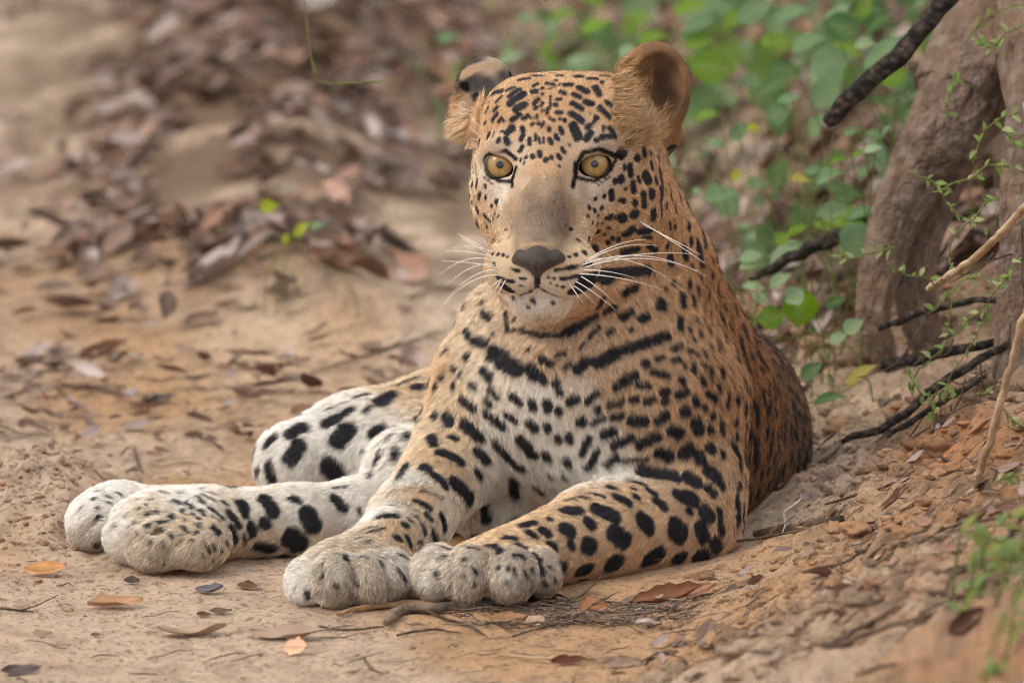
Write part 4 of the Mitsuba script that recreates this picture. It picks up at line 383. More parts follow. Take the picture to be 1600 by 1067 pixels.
far &= (tp[:, 2] > .01) & (tp[:, 2] < .47) & ~((tp[:, 2] > .33) & (tp[:, 1] < .3)) & ((tp[:, 1] > .33) | ((tp[:, 0] > .2) & (tp[:, 1] > .2))) & ((tp[:, 0] > -.28) | (tp[:, 1] > .5))
tp, tn = tp[far], tn[far]; tf, _, _ = coat_at(tp, tn); keep = []
for k in range(len(tp)):
    if all(np.linalg.norm(tp[k] - tp[j]) > (.0145 if tp[k][0] > .13 else .021) for j in keep): keep.append(k)
for k in keep:
    h = rng.uniform(.003, .010); r = rng.uniform(.0045, .0068); tf[k] = unit(tf[k] + np.cross(tn[k], tf[k]) * rng.normal(0, .5))
    for t in np.linspace(-1, 1, 5): pts.append(tp[k] + tf[k] * h * t); rad.append(r * (1 - .3 * abs(t)))
pts, rad = np.array(pts), np.array(rad); spot_tree = cKDTree(pts)
M = np.array(MARKS); mp, mr, mc = [], [], []  # eye rims, ear bands, and toe creases whose shade is painted dark
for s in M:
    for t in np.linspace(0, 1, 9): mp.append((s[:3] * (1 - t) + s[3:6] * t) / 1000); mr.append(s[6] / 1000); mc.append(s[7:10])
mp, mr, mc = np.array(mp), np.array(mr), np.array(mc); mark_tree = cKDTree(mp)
def coat_colour(p, base, t=None):
    wob = np.stack([meshkit.noise(p * 170, 3 + k) + .6 * meshkit.noise(p * 400, 7 + k) for k in range(3)], 1) - .8
    head = np.clip((p[:, 2] - .30) / .03, 0, 1) * np.clip((.34 - p[:, 1]) / .03, 0, 1)
    q = p + wob * (.0026 - .0017 * head)[:, None]
    d, i = spot_tree.query(q, k=8)
    s = np.clip(.5 - ((d - rad[i]).min(1) - .0002 + .0004 * head * (p[:, 2] > .49)) / np.where(head > .5, .0013, .0018), 0, 1)[:, None]
    dark = np.array([.026, .026, .033]) * (1 + .8 * meshkit.noise(p * 90, 2))[:, None]
    tone = (.9 + .2 * meshkit.noise(p * 45, 4))[:, None]
    if t is not None:   # ticking: short streaks along the lie of the hair, strongest on face and paws
        q = p - t * (p * t).sum(1, keepdims=True) * .6; fine = np.clip(head + ((p[:, 1] < .12) & (p[:, 2] < .11)) + ((p[:, 0] < -.3) & (p[:, 2] < .12)), 0, 1)
        base = base * (1 + (.22 + .75 * fine * np.where(p[:, 2] > .2, 1, .25)) * (meshkit.noise(q * 175, 41) - .5) * 1.5 + .4 * fine * (meshkit.noise(p * 110, 42) - .5) - .35 * head * (meshkit.noise(q * 260, 43) > .70))[:, None]
    col = base * tone * (1 - s) + dark * s
    for c, r in zip(np.array(EYES)[:, :3], np.array(EYES)[:, 3]):
        e = np.clip((r + .0030 - np.linalg.norm(p - c, axis=1)) / .0012, 0, 1)[:, None]; col = col * (1 - e) + np.array([.016, .013, .013]) * e
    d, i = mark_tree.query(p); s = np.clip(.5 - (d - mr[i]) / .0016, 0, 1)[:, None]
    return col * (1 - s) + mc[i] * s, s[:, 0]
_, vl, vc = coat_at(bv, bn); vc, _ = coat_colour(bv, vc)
thing('leopard', 'spotted leopard lying on the dirt track, head raised and looking straight ahead', 'leopard')
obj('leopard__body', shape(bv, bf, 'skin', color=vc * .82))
# fur: tapered strands that follow the lie of the coat
fl = vl[bf].mean(1)
hid = bv[bf][:, :, 2].mean(1) < .004
p, n, fi = scatter(FUR, np.where(hid, .05, 1) / (fl * 1000 + 3))
eyes_c, eyes_r = np.array(EYES)[:, :3], np.array(EYES)[:, 3]
ok = np.all([np.linalg.norm(p - c, axis=1) > r + .0022 for c, r in zip(eyes_c, eyes_r)], axis=0)
nose_p = np.array([[.0289, .122, .378], [.0289, .12, .367], [.012, .122, .3795], [.046, .122, .3795]])
ok &= np.all([np.linalg.norm(p - c, axis=1) > .0135 for c in nose_p[:2]], axis=0) & np.all([np.linalg.norm(p - c, axis=1) > .009 for c in nose_p[2:]], axis=0)
p, n = p[ok], n[ok]
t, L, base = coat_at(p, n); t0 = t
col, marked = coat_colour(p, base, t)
ear = ((p[:, 2] > .485) & (p[:, 0] > .118) & (p[:, 1] < .36)) | ((p[:, 2] > .475) & (p[:, 0] < -.031) & (p[:, 2] < .535))
L = L * np.where(ear & (L > .009), np.where(p[:, 0] < 0, 2.3, 1.5), 1 - .35 * np.clip((p[:, 2] - .3) / .05, 0, 1)) * np.where(L < .0125, .8, 1)
L = np.minimum(L, np.where(marked > .5, .0025, 1)) * rng.uniform(.65, 1.25, len(p))
tuft = (p[:, 1] < .345) & (p[:, 0] > .112) & (p[:, 0] < .138) & (p[:, 2] > .505) & (p[:, 2] < .572) & (rng.random(len(p)) < .38)
tuft2 = (p[:, 1] < .335) & (p[:, 0] > .12) & (p[:, 0] < .175) & (p[:, 2] > .482) & (p[:, 2] < .515) & (rng.random(len(p)) < .3)
L = np.where(tuft, rng.uniform(.014, .026, len(p)), np.where(tuft2, rng.uniform(.014, .026, len(p)), L))
t = np.where(tuft[:, None], unit(np.array([.9, -.25, .15]) + rng.normal(0, .16, (len(p), 3))), np.where(tuft2[:, None], unit(np.array([.55, -.25, .65]) + rng.normal(0, .16, (len(p), 3))), t))
from_tan = lambda m: np.array([.50, .315, .16]) * rng.uniform(.55, 1.25, (m.sum(), 1))
base[tuft | tuft2] = from_tan(tuft | tuft2)
b = unit(np.cross(n, t))
sway = ((meshkit.noise(p * 55, 21) - .5) * 1.2 + (meshkit.noise(p * 160, 22) - .5) * .9) * np.clip(L / .016, .25, .9) + rng.normal(0, .12, len(p))
lift = np.where(ear & (L > .012), .35, .0) + .12 + .22 * meshkit.noise(p * 70, 23) + rng.uniform(0, .22, len(p))
t = unit(t + b * sway[:, None]); b = np.cross(n, t)
tilt = rng.uniform(-1.0, 1.0, len(p)); wdir = b * np.cos(tilt)[:, None] + n * np.sin(tilt)[:, None]
w = (.00028 + .014 * L) * rng.uniform(.7, 1.3, len(p)); w = np.minimum(w, .00055)
d0 = unit(t + n * lift[:, None] * 1.5); d1 = unit(t + n * (lift * .45)[:, None] + b * rng.normal(0, .12, len(p))[:, None])
p0 = p - n * .0006; p1 = p0 + d0 * (L * .5)[:, None]; p2 = p1 + d1 * (L * .5)[:, None]
W = wdir * w[:, None]
fv = np.stack([p0 - W, p0 + W, p1 - W * .85, p1 + W * .85, p2], 1).reshape(-1, 3)
k = np.arange(len(p))[:, None, None] * 5
ff = (k + np.array([[0, 1, 3], [0, 3, 2], [2, 3, 4]])[None]).reshape(-1, 3)
grizzle = np.where((rng.random(len(p)) < np.where((p[:, 1] < .10) & (p[:, 2] < .09), .06, .10)) & (p[:, 2] < .34) & (base[:, 2] < .55), .4, 1.0)
tone = np.minimum(1.22, grizzle * np.where(L < .006, rng.uniform(.84, 1.12, len(p)), rng.uniform(.72, 1.28, len(p))) * (.62 + .3 * meshkit.noise(p * 120, 31) + .5 * meshkit.noise((p - t0 * (p * t0).sum(1, keepdims=True) * .72) * 330, 32)))[:, None]
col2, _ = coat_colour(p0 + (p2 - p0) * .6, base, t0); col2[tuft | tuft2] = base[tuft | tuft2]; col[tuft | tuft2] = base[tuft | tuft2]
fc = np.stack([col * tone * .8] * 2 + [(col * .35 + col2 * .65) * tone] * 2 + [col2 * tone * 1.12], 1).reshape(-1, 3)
fn = unit(n + .35 * d0 * 0 + rng.normal(0, .16, (len(p), 3)) + b * (sway * .25)[:, None])
fn = np.repeat(fn, 5, 0)
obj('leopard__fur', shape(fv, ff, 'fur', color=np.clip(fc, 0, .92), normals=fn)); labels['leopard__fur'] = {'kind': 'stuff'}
# nose leather
ax = [np.arange(lo, hi, .0009) for lo, hi in ((-.012, .07), (.085, .16), (.34, .405))]
nv, nf = surface_nets(field(NOSE, *ax), *ax)
obj('leopard__nose', shape(nv, nf, 'nose_leather'))
# eyes: amber iris with a dark rim, small round pupil
for (cx, cy, cz, r) in EYES:
    s = trimesh.creation.icosphere(5, 1.0); g = unit(EYE + [0, 0, -.3] - [cx, cy, cz])
    a = np.arccos(np.clip(s.vertices @ g, -1, 1)); q = s.vertices
    iris = np.array([.43, .285, .115]); streak = meshkit.noise(unit(q - (q @ g)[:, None] * g) * 14, 3)[:, None]
    c = iris * (.55 + .9 * streak) * (1 - .35 * np.clip(1 - np.abs(a - .24) / .2, 0, 1) - .55 * np.clip((a - .6) / .33, 0, 1)**1.5)[:, None]
    c = np.where(a[:, None] > .93, np.array([.03, .022, .018]), c)
    key = obj(numbered('leopard__eye'), shape(s.vertices * r + [cx, cy, cz], s.faces, 'eye_surface', color=c))
    pu = trimesh.creation.icosphere(2, 1.0).vertices; pf = trimesh.creation.icosphere(2, 1.0).faces
    up = np.array([0, 0, 1.0]); sx = unit(np.cross(g, up)); sy = np.cross(sx, g)
    pc = np.array([cx, cy, cz]) + g * (r - .00022)
    obj(key + '__pupil', shape(pc + (pu[:, :1] * sx + pu[:, 1:2] * sy) * .0043 + pu[:, 2:] * g * .0006, pf, 'pupil_black'))
scene['pupil_black'] = principled((.01, .01, .012), .08, .5, clearcoat=.8, clearcoat_gloss=.97)
for wk in WHISKERS:
    a, m, c = np.array(wk).reshape(3, 3); u = np.linspace(0, 1, 14)[:, None]
    line = a * (1 - u)**2 + 2 * (2 * m - .5 * (a + c)) * u * (1 - u) + c * u**2
    obj(numbered('leopard__whisker'), shape(*tube(line, np.linspace(.00075, .00025, 14), 5), 'whisker_white'))
# ---------------------------------------------------------------- GROUND: dirt track rising into a crumbling bank on the right, one sheet
def height(x, y, fine=True):
    x, y = np.asarray(x, float), np.asarray(y, float)
    q = np.stack([x, y, np.zeros_like(x)], -1)
    N = lambda s, k, o=(0, 0, 0): meshkit.noise(q * s + np.array(o), k) - .5
    x0 = np.interp(y, [-3, -1, -.45, .3, 1, 2.5, 4.5, 9], [.02, .10, .15, .265, .24, .17, .12, -.4])
    x0 = x0 + .05 * N(2.3, 51)
    d = x - x0; bank = .46 * (d + np.sqrt(d * d + .002)) / 2
    bank = np.where(bank > .8, .8 + .5 * (1 - np.exp(-(bank - .8) / .5)), bank)
    on = np.clip(d / .14, 0, 1)
    z = bank + .02 * N(3.1, 52) * np.clip((np.hypot(x, y - .4) - .5) / .6, 0, 1)
    flat = 1 - on
    z = z + .075 * np.exp(-(((x + .56) / .10)**2 + ((y - .55) / .16)**2))                       # heap of loose earth by the hind paws
    z = z + .05 * N(6.5, 59) * np.clip((y - 1.4) / .8, 0, 1)
    z = z + flat * .06 * np.exp(-((x + .22 + .04 * y) / .26)**2) * np.clip((y - 1.2) / .8, 0, 1) * (.6 + .8 * meshkit.noise(q * 2.4, 53))   # litter ridge
    if fine:
        heap = np.exp(-(((x + .56) / .2)**2 + ((y - .6) / .3)**2))
        r = on + .7 * heap
        z = z + (.004 + .016 * r) * N(11, 54) + (.003 + .023 * r) * N(27, 55, (3, 1, 0)) + (.0022 + .016 * r) * N(62, 56, (5, 2, 0))
        z = z + (.15 + r) * .011 * np.clip(meshkit.noise(q * 34, 57) - .6, 0, 1) / .4 - (.1 + r) * .012 * np.clip(meshkit.noise(q * np.array([16, 30, 1]), 58) - .66, 0, 1) / .34
    return z
def grow(a, b, step, far, rate=1.22):
    core = np.arange(a, b, step); lo, hi, s = [a], [core[-1]], step
    while hi[-1] < far[1]: s *= rate; hi.append(hi[-1] + s)
    s = step
    while lo[-1] > far[0]: s *= rate; lo.append(lo[-1] - s)
    return np.concatenate([lo[:0:-1], core, hi[1:]])
xs = grow(-.72, .82, .005, (-60, 60)); ys = np.concatenate([grow(-.75, 1.3, .005, (-14, 1.3)), np.arange(1.3, 5.5, .011), grow(5.5, 5.6, .02, (5.5, 90))])
ys = np.unique(np.round(ys, 4))
X, Y = np.meshgrid(xs, ys, indexing='ij'); Z = height(X, Y)
I = np.arange(X.size).reshape(X.shape)
gf = np.concatenate([np.stack([I[:-1, :-1], I[1:, :-1], I[1:, 1:]], -1).reshape(-1, 3), np.stack([I[:-1, :-1], I[1:, 1:], I[:-1, 1:]], -1).reshape(-1, 3)])
gv = np.stack([X, Y, Z], -1).reshape(-1, 3)
# soil colours: pale dust, orange laterite, dark humus, also painted as shade on the back bank
gq = gv * 1.0; gq[:, 2] = 0
dust, orange, humus_shade, red = np.array([.475, .365, .28]), np.array([.42, .27, .165]), np.array([.155, .105, .075]), np.array([.33, .15, .07])
n1 = meshkit.fbm(gq * np.array([2.6, 1.5, 1]), 4, 61); n2 = meshkit.fbm(gq * 6.5, 4, 62); n3 = meshkit.fbm(gq * np.array([38, 20, 1]), 3, 63)
ss = lambda a, b, v: (lambda t: t * t * (3 - 2 * t))(np.clip((v - a) / (b - a), 0, 1))
onb = ss(0.0, .2, gv[:, 2] - .02)
pale = ss(.46, .62, meshkit.fbm(gq * np.array([1.3, .7, 1]), 3, 65)) * np.clip((gv[:, 1] - .5) / .8, 0, 1)
col = dust + (orange - dust) * ss(.48, .68, n1)[:, None]
col = col + (np.array([.64, .52, .41]) - col) * (pale * .8)[:, None]
bankc = np.array([.30, .212, .15])
col = col + (bankc - col) * (onb * .85)[:, None]
col = col + (red - col) * (ss(.5, .62, n2) * (onb + .15) * .45 * ss(.3, .5, n1))[:, None]
spot = np.exp(-(((gv[:, 0] - .50) / .07)**2 + ((gv[:, 1] - .35) / .3)**2)); col = col + (np.array([.37, .17, .08]) - col) * np.clip(spot * .9, 0, .8)[:, None]
lit = ss(1.7, 2.6, gv[:, 1]) * np.exp(-((gv[:, 0] + .2 + .05 * gv[:, 1]) / .42)**4)
col = col + (humus_shade - col) * (lit * ss(.32, .6, n2))[:, None] * .9
back = ss(.75, 1.5, gv[:, 1]) * onb; col = col + (humus_shade * .9 - col) * (back * (.55 + .45 * ss(.35, .6, n2)))[:, None]  # back bank darkened in colour to carry the shade behind the leaves
col = col + (humus_shade - col) * (ss(.50, .66, n3) * (.25 + .5 * onb + .3 * lit))[:, None]
col = col * (.86 + .28 * meshkit.noise(gq * 140, 64))[:, None]
from scipy.interpolate import RegularGridInterpolator
_grid = RegularGridInterpolator((xs, ys), Z, bounds_error=False, fill_value=0)
def on_ground(x, y): return _grid(np.stack([np.asarray(x, float), np.asarray(y, float)], -1))
scene['soil'] = {'type': 'twosided', 'b': {'type': 'bumpmap', 'arbitrary': proc(lambda p, n, uv: fbm(p[0] * 120, p[1] * 120, p[2] * 120, 4) + .3 * noise(p[0] * 900, p[1] * 900, p[2] * 900), 6e-4), 'scale': .005,
                 'b': {'type': 'blendbsdf', 'weight': proc(lambda p, n, uv: .62 * smoothstep(.54, .70, fbm(p[0] * 230, p[1] * 170, p[2] * 230, 3))),
                       'a': {'type': 'principled', 'base_color': VC, 'roughness': .95, 'specular': .12}, 'b2': {'type': 'principled', 'base_color': {'type': 'rgb', 'value': [.13, .088, .062]}, 'roughness': .95, 'specular': .1}}}}
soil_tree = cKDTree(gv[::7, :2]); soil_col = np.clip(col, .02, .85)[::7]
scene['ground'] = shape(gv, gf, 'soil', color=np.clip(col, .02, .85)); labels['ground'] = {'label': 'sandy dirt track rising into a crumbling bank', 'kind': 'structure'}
STICKS = [["charred_branch","thick charred black branch slanting down in front of the green leaves","branch","","char",[[576,750,669],[520,750,594],[486,750,550],[450,750,510],[414,750,478],[384,750,448],[374,750,438]],[12.95,12.19,11.81,11.43,11.05,10.29,6.86]],
["charred_branch","short charred branch stub behind the leopard neck, under heart-shaped leaves","branch","","char",[[289,1050,201],[319,1050,217],[360,1050,239],[397,1050,255],[441,1050,269],[483,1050,285]],[3.12,6.23,8.57,9.35,10.13,10.13]],
["dark_stick","thin dark stick jutting out from below the split root","stick","","char",[[439,780,185],[458,760,196],[487,720,215],[531,700,229],[577,700,233],[638,700,238]],[3.05,4.19,4.56,3.79,3.42,3.04]],
["dark_stick","stubby black stick with a broken end below the tree roots","stick","","char",[[440,720,151],[453,720,152],[487,720,159],[517,720,168],[555,720,174],[602,750,181]],[6.08,7.6,7.6,6.84,5.32,4.57]],
["dark_stick","long dark stick resting on the bank right of the leopard back","stick","","char",[[389,520,94],[399,530,97],[427,550,101],[467,580,120],[499,600,144],[544,620,170],[584,650,186]],[2.99,4.12,4.88,5.26,5.27,4.9,4.54]],
["dark_stick","thin black stick under the long dark stick on the bank","stick","","char",[[440,500,104],[465,520,117],[488,540,127],[519,570,140],[558,600,159]],[2.62,3.74,3.75,3.76,3.01]],
["grey_stick","grey stick lying on the bank just right of the leopard flank","stick","","greywood",[[351,620,46],[371,630,58],[395,640,73],[417,650,85]],[3.77,3.77,3.4,2.27]],
["grey_stick","second grey stick lying lower beside the leopard flank","stick","","greywood",[[349,600,22],[370,600,38],[400,600,63],[432,600,87]],[3.01,3.77,3.77,2.64]],
["dry_stalk","pale straw coloured stalk leaning up the right edge in front of the bank","stalk","","straw",[[512,0,111],[524,-50,162],[539,-100,225],[554,-150,299],[568,-200,372],[590,-250,487]],[3.59,4.65,4.63,4.26,4.24,3.52]],
["dry_stalk","pale dry stalk crossing the split root diagonally","stalk","","straw",[[490,620,259],[516,500,298],[552,400,345],[588,300,405],[627,200,461]],[3.77,4.49,4.45,4.42,4.38]],
["dry_stalk","greyish dry stalk standing on the near right slope","stalk","","greywood",[[494,-620,106],[509,-660,151],[527,-700,202],[546,-740,251],[565,-800,320]],[4.1,4.08,4.07,3.38,3.36]],
["log","dark grey log half buried in the bank at the right edge","log","","greywood",[[487,120,83],[508,100,96],[537,80,111],[565,60,127],[600,50,144]],[10.16,13.77,15.19,15.17,15.15]],
["buried_root","dark brown root lying beside the leopard elbow","root","","darkwood",[[281,317,20],[302,286,28],[330,216,45],[357,150,62],[377,136,73]],[5.16,8.09,8.77,8.0,4.36]],
["twig","long thin twig reaching from the leopard elbow to the dark root","twig","","darkwood",[[229,287,17],[258,268,22],[290,229,34],[322,167,52],[353,106,71]],[1.62,1.62,1.46,1.46,1.09]],
["curved_stick","tan curved stick lying under the front paws","stick","","tanwood",[[-196,-87,6],[-165,-54,7],[-130,-30,6],[-101,-26,6],[-71,-38,6]],[2.14,3.58,3.94,3.94,2.51]],
["curved_stick","thick grey brown curved stick in front of the right front paw","stick","","brownwood",[[-140,-156,8],[-134,-119,9],[-119,-70,8],[-79,-66,9],[-43,-50,8],[-7,-34,8],[16,-30,9]],[3.55,5.7,6.07,5.72,5.37,5.73,4.3]],
["thin_root","long thin root running up the slope, lowest end at the bottom edge","root","","darkwood",[[258,-750,70],[298,-771,87],[332,-765,101],[352,-759,110],[388,-736,126],[428,-721,144],[477,-693,168],[515,-734,187],[566,-799,211]],[2.03,2.7,2.7,2.7,2.3,2.3,2.17,2.03,1.68]],
["thin_root","dark thin root forking along the lower slope","root","","darkwood",[[298,-787,87],[338,-785,104],[365,-795,116],[405,-808,133],[437,-842,149],[460,-848,160]],[2.69,2.69,3.03,2.69,2.68,2.01]],
["thin_root","upper thin root running parallel on the slope","root","","darkwood",[[360,-641,112],[404,-638,132],[431,-632,145],[471,-653,164],[506,-711,182],[555,-755,206]],[1.64,1.91,2.05,2.04,1.76,1.35]],
["thin_root","short dark root piece by the grey stalk","root","","darkwood",[[451,-760,156],[479,-806,169],[501,-837,180],[519,-847,189]],[2.03,2.35,2.68,2.35]],
["thin_root","short root piece beside the forking root","root","","darkwood",[[428,-806,144],[452,-808,156],[465,-807,163]],[1.68,2.02,1.68]],
["thin_root","root fragment at the bottom edge of the slope","root","","darkwood",[[355,-1021,121],[376,-1059,135],[395,-1090,147]],[1.98,2.63,1.97]],
["thin_root","dark twig lying on the slope above the roots","root","","darkwood",[[380,-210,99],[400,-232,108],[423,-271,119],[449,-321,133]],[1.77,2.47,2.11,1.05]],
["thin_root","fine dark twig below the orange earth patch","root","","darkwood",[[362,303,59],[404,250,82],[439,197,102],[473,215,116]],[1.33,1.61,1.46,1.17]],
["thin_root","fine twig near the straw leaf on the slope","root","","darkwood",[[449,-330,133],[476,-315,145],[504,-345,159],[529,-424,176]],[1.4,1.68,1.4,1.04]],
["thin_root","thin brown twig on the crumbling slope","root","","darkwood",[[331,-177,74],[368,-243,94],[397,-200,106]],[1.42,1.83,1.41]],
["twig","twig tangle beside the right front paw, arched piece","twig","","darkwood",[[22,19,5],[35,47,6],[52,27,6],[65,-9,6]],[1.3,1.73,1.73,0.86]],
["twig","dark thin twig crossing the thick curved stick","twig","","darkwood",[[-115,-6,5],[-79,-111,6],[-50,-151,6],[-28,-220,6]],[1.29,1.71,1.7,0.85]],
["twig","bent twig just below the right front paw","twig","","darkwood",[[-72,3,6],[-58,19,5],[-43,-9,6],[-30,-83,5]],[1.29,1.73,1.72,0.86]],
["twig","forked twig tip pointing up near the forearm","twig","","darkwood",[[50,-22,6],[76,15,6],[88,64,6]],[1.29,1.73,0.87]],
["twig","long twig lying among the debris below the forearm","twig","","darkwood",[[40,39,6],[61,-30,6],[93,-70,6],[143,-94,7]],[1.3,1.72,1.72,0.86]],
["twig","wavy twig on the debris strip","twig","","darkwood",[[0,-220,6],[36,-164,6],[75,-127,6],[114,-167,7]],[1.27,1.7,1.71,0.85]],
["twig","pale twig near the bottom centre of the track","twig","","straw",[[-14,-334,7],[42,-358,8],[91,-354,8],[126,-342,9]],[1.26,1.68,1.68,0.84]],
["twig","curved twig at the bottom of the debris slope","twig","","darkwood",[[140,-386,10],[168,-345,13],[191,-477,25]],[1.25,1.68,0.83]],
["twig","straight twig left of the debris strip","twig","","darkwood",[[-128,-216,6],[-92,-180,6],[-57,-204,6]],[1.27,1.7,0.85]],
["twig","tiny hooked twig at the bottom of the track","twig","","darkwood",[[-162,-338,4],[-154,-391,4],[-139,-427,4]],[1.26,1.67,0.83]],
["twig","dark twig joining the thick curved stick on the left","twig","","darkwood",[[-214,-156,5],[-185,-176,5],[-143,-156,5]],[1.28,1.7,0.85]],
["twig","flat dark twig at the left edge of the track","twig","","darkwood",[[-575,-42,3],[-553,-50,3],[-537,-59,3]],[1.29,1.72,0.86]],
["twig","dark twig on the track behind the hind paws","twig","","darkwood",[[-382,1037,8],[-366,1013,8],[-349,952,7]],[1.4,1.86,0.93]],
["twig","dark sticks heap piece on the far left track","twig","","darkwood",[[-594,1422,5],[-529,1410,8],[-486,1314,11],[-450,1212,9]],[1.44,1.92,1.91,0.95]],
["twig","second dark stick on the far left track","twig","","darkwood",[[-579,1463,6],[-519,1366,10],[-462,1326,13]],[1.45,1.91,0.95]],
["twig","thin upright stem on the loose earth heap","twig","","darkwood",[[-459,980,6],[-450,867,6],[-443,794,8]],[1.4,1.84,0.92]],
["twig","blurred stick behind the leopard throat","twig","","darkwood",[[-132,1839,50],[-84,2039,30],[-34,2085,17]],[1.48,2.01,1.01]],
["twig","long low stick behind the hind leg","twig","","darkwood",[[-256,1401,25],[-194,1499,28],[-130,1589,34],[-82,1667,37]],[1.44,1.93,1.94,0.98]],
["twig","pale stick behind the hind paws","twig","","straw",[[-431,842,7],[-386,875,7],[-326,818,6]],[1.38,1.85,0.92]],
["rootlet","fine dark rootlet tangled among the tree roots and sticks at the right","rootlet","fine rootlets among the tree roots","darkwood",[[485,439,345],[481,439,311],[496,439,276],[473,439,249]],[1.19,1.04,0.89,0.52]],
["rootlet","fine dark rootlet tangled among the tree roots and sticks at the right","rootlet","fine rootlets among the tree roots","darkwood",[[556,550,173],[529,550,158],[510,550,162],[483,550,150]],[1.2,1.05,0.9,0.53]],
["rootlet","fine dark rootlet tangled among the tree roots and sticks at the right","rootlet","fine rootlets among the tree roots","darkwood",[[530,495,173],[521,495,143],[498,495,117],[463,495,89]],[1.2,1.05,0.9,0.52]],
["rootlet","fine dark rootlet tangled among the tree roots and sticks at the right","rootlet","fine rootlets among the tree roots","darkwood",[[503,584,140],[507,584,101],[509,584,76],[510,584,46]],[1.2,1.05,0.9,0.53]],
["rootlet","fine dark rootlet tangled among the tree roots and sticks at the right","rootlet","fine rootlets among the tree roots","darkwood",[[564,532,317],[545,532,294],[511,532,289],[493,532,277]],[1.2,1.05,0.9,0.52]],
["rootlet","fine dark rootlet tangled among the tree roots and sticks at the right","rootlet","fine rootlets among the tree roots","darkwood",[[500,545,152],[478,545,111],[453,545,78],[425,545,56]],[1.2,1.05,0.9,0.53]],
["rootlet","fine dark rootlet tangled among the tree roots and sticks at the right","rootlet","fine rootlets among the tree roots","darkwood",[[514,519,139],[514,519,114],[517,519,100],[516,519,77]],[1.2,1.05,0.9,0.52]],
["rootlet","fine dark rootlet tangled among the tree roots and sticks at the right","rootlet","fine rootlets among the tree roots","darkwood",[[527,525,226],[488,525,205],[476,525,187],[443,525,178]],[1.2,1.05,0.9,0.52]],
["rootlet","fine dark rootlet tangled among the tree roots and sticks at the right","rootlet","fine rootlets among the tree roots","darkwood",[[480,498,239],[460,498,205],[444,498,187],[403,498,173]],[1.2,1.05,0.9,0.52]],
["rootlet","fine dark rootlet tangled among the tree roots and sticks at the right","rootlet","fine rootlets among the tree roots","darkwood",[[586,588,222],[585,588,180],[590,588,132],[582,588,102]],[1.2,1.05,0.9,0.53]],
["rootlet","fine dark rootlet tangled among the tree roots and sticks at the right","rootlet","fine rootlets among the tree roots","darkwood",[[516,508,218],[508,508,200],[482,508,196],[469,508,187]],[1.2,1.05,0.9,0.52]],
["rootlet","fine dark rootlet tangled among the tree roots and sticks at the right","rootlet","fine rootlets among the tree roots","darkwood",[[496,476,136],[490,476,110],[473,476,99],[459,476,85]],[1.19,1.04,0.9,0.52]],
["rootlet","fine dark rootlet tangled among the tree roots and sticks at the right","rootlet","fine rootlets among the tree roots","darkwood",[[592,431,367],[593,431,323],[593,431,294],[599,431,253]],[1.19,1.04,0.89,0.52]],
["rootlet","fine dark rootlet tangled among the tree roots and sticks at the right","rootlet","fine rootlets among the tree roots","darkwood",[[582,473,324],[561,473,317],[542,473,308],[510,473,290]],[1.19,1.04,0.9,0.52]],
["rootlet","fine dark rootlet tangled among the tree roots and sticks at the right","rootlet","fine rootlets among the tree roots","darkwood",[[527,420,155],[502,420,140],[469,420,118],[444,420,101]],[1.19,1.04,0.89,0.52]],
["rootlet","fine dark rootlet tangled among the tree roots and sticks at the right","rootlet","fine rootlets among the tree roots","darkwood",[[549,543,189],[552,543,160],[564,543,131],[560,543,102]],[1.2,1.05,0.9,0.52]],
["white_twig","small whitish forked twig beside the leopard lower flank","twig","","whitewood",[[310,240,33],[314,240,48],[313,240,61],[323,240,69],[332,240,78]],[1.1,1.32,1.32,1.03,0.73]],
["white_twig","tiny pale twig hook right of the dark root","twig","","whitewood",[[353,320,53],[362,320,47],[367,320,35]],[1.11,1.47,0.88]],
["green_twig","faint thin green tendril hanging blurred in the upper left background","tendril","","stem",[[-249,900,572],[-244,900,518],[-238,900,483],[-230,900,465],[-184,900,464],[-131,900,468]],[1.0,0.92,0.92,0.92,1.16,0.92]],]
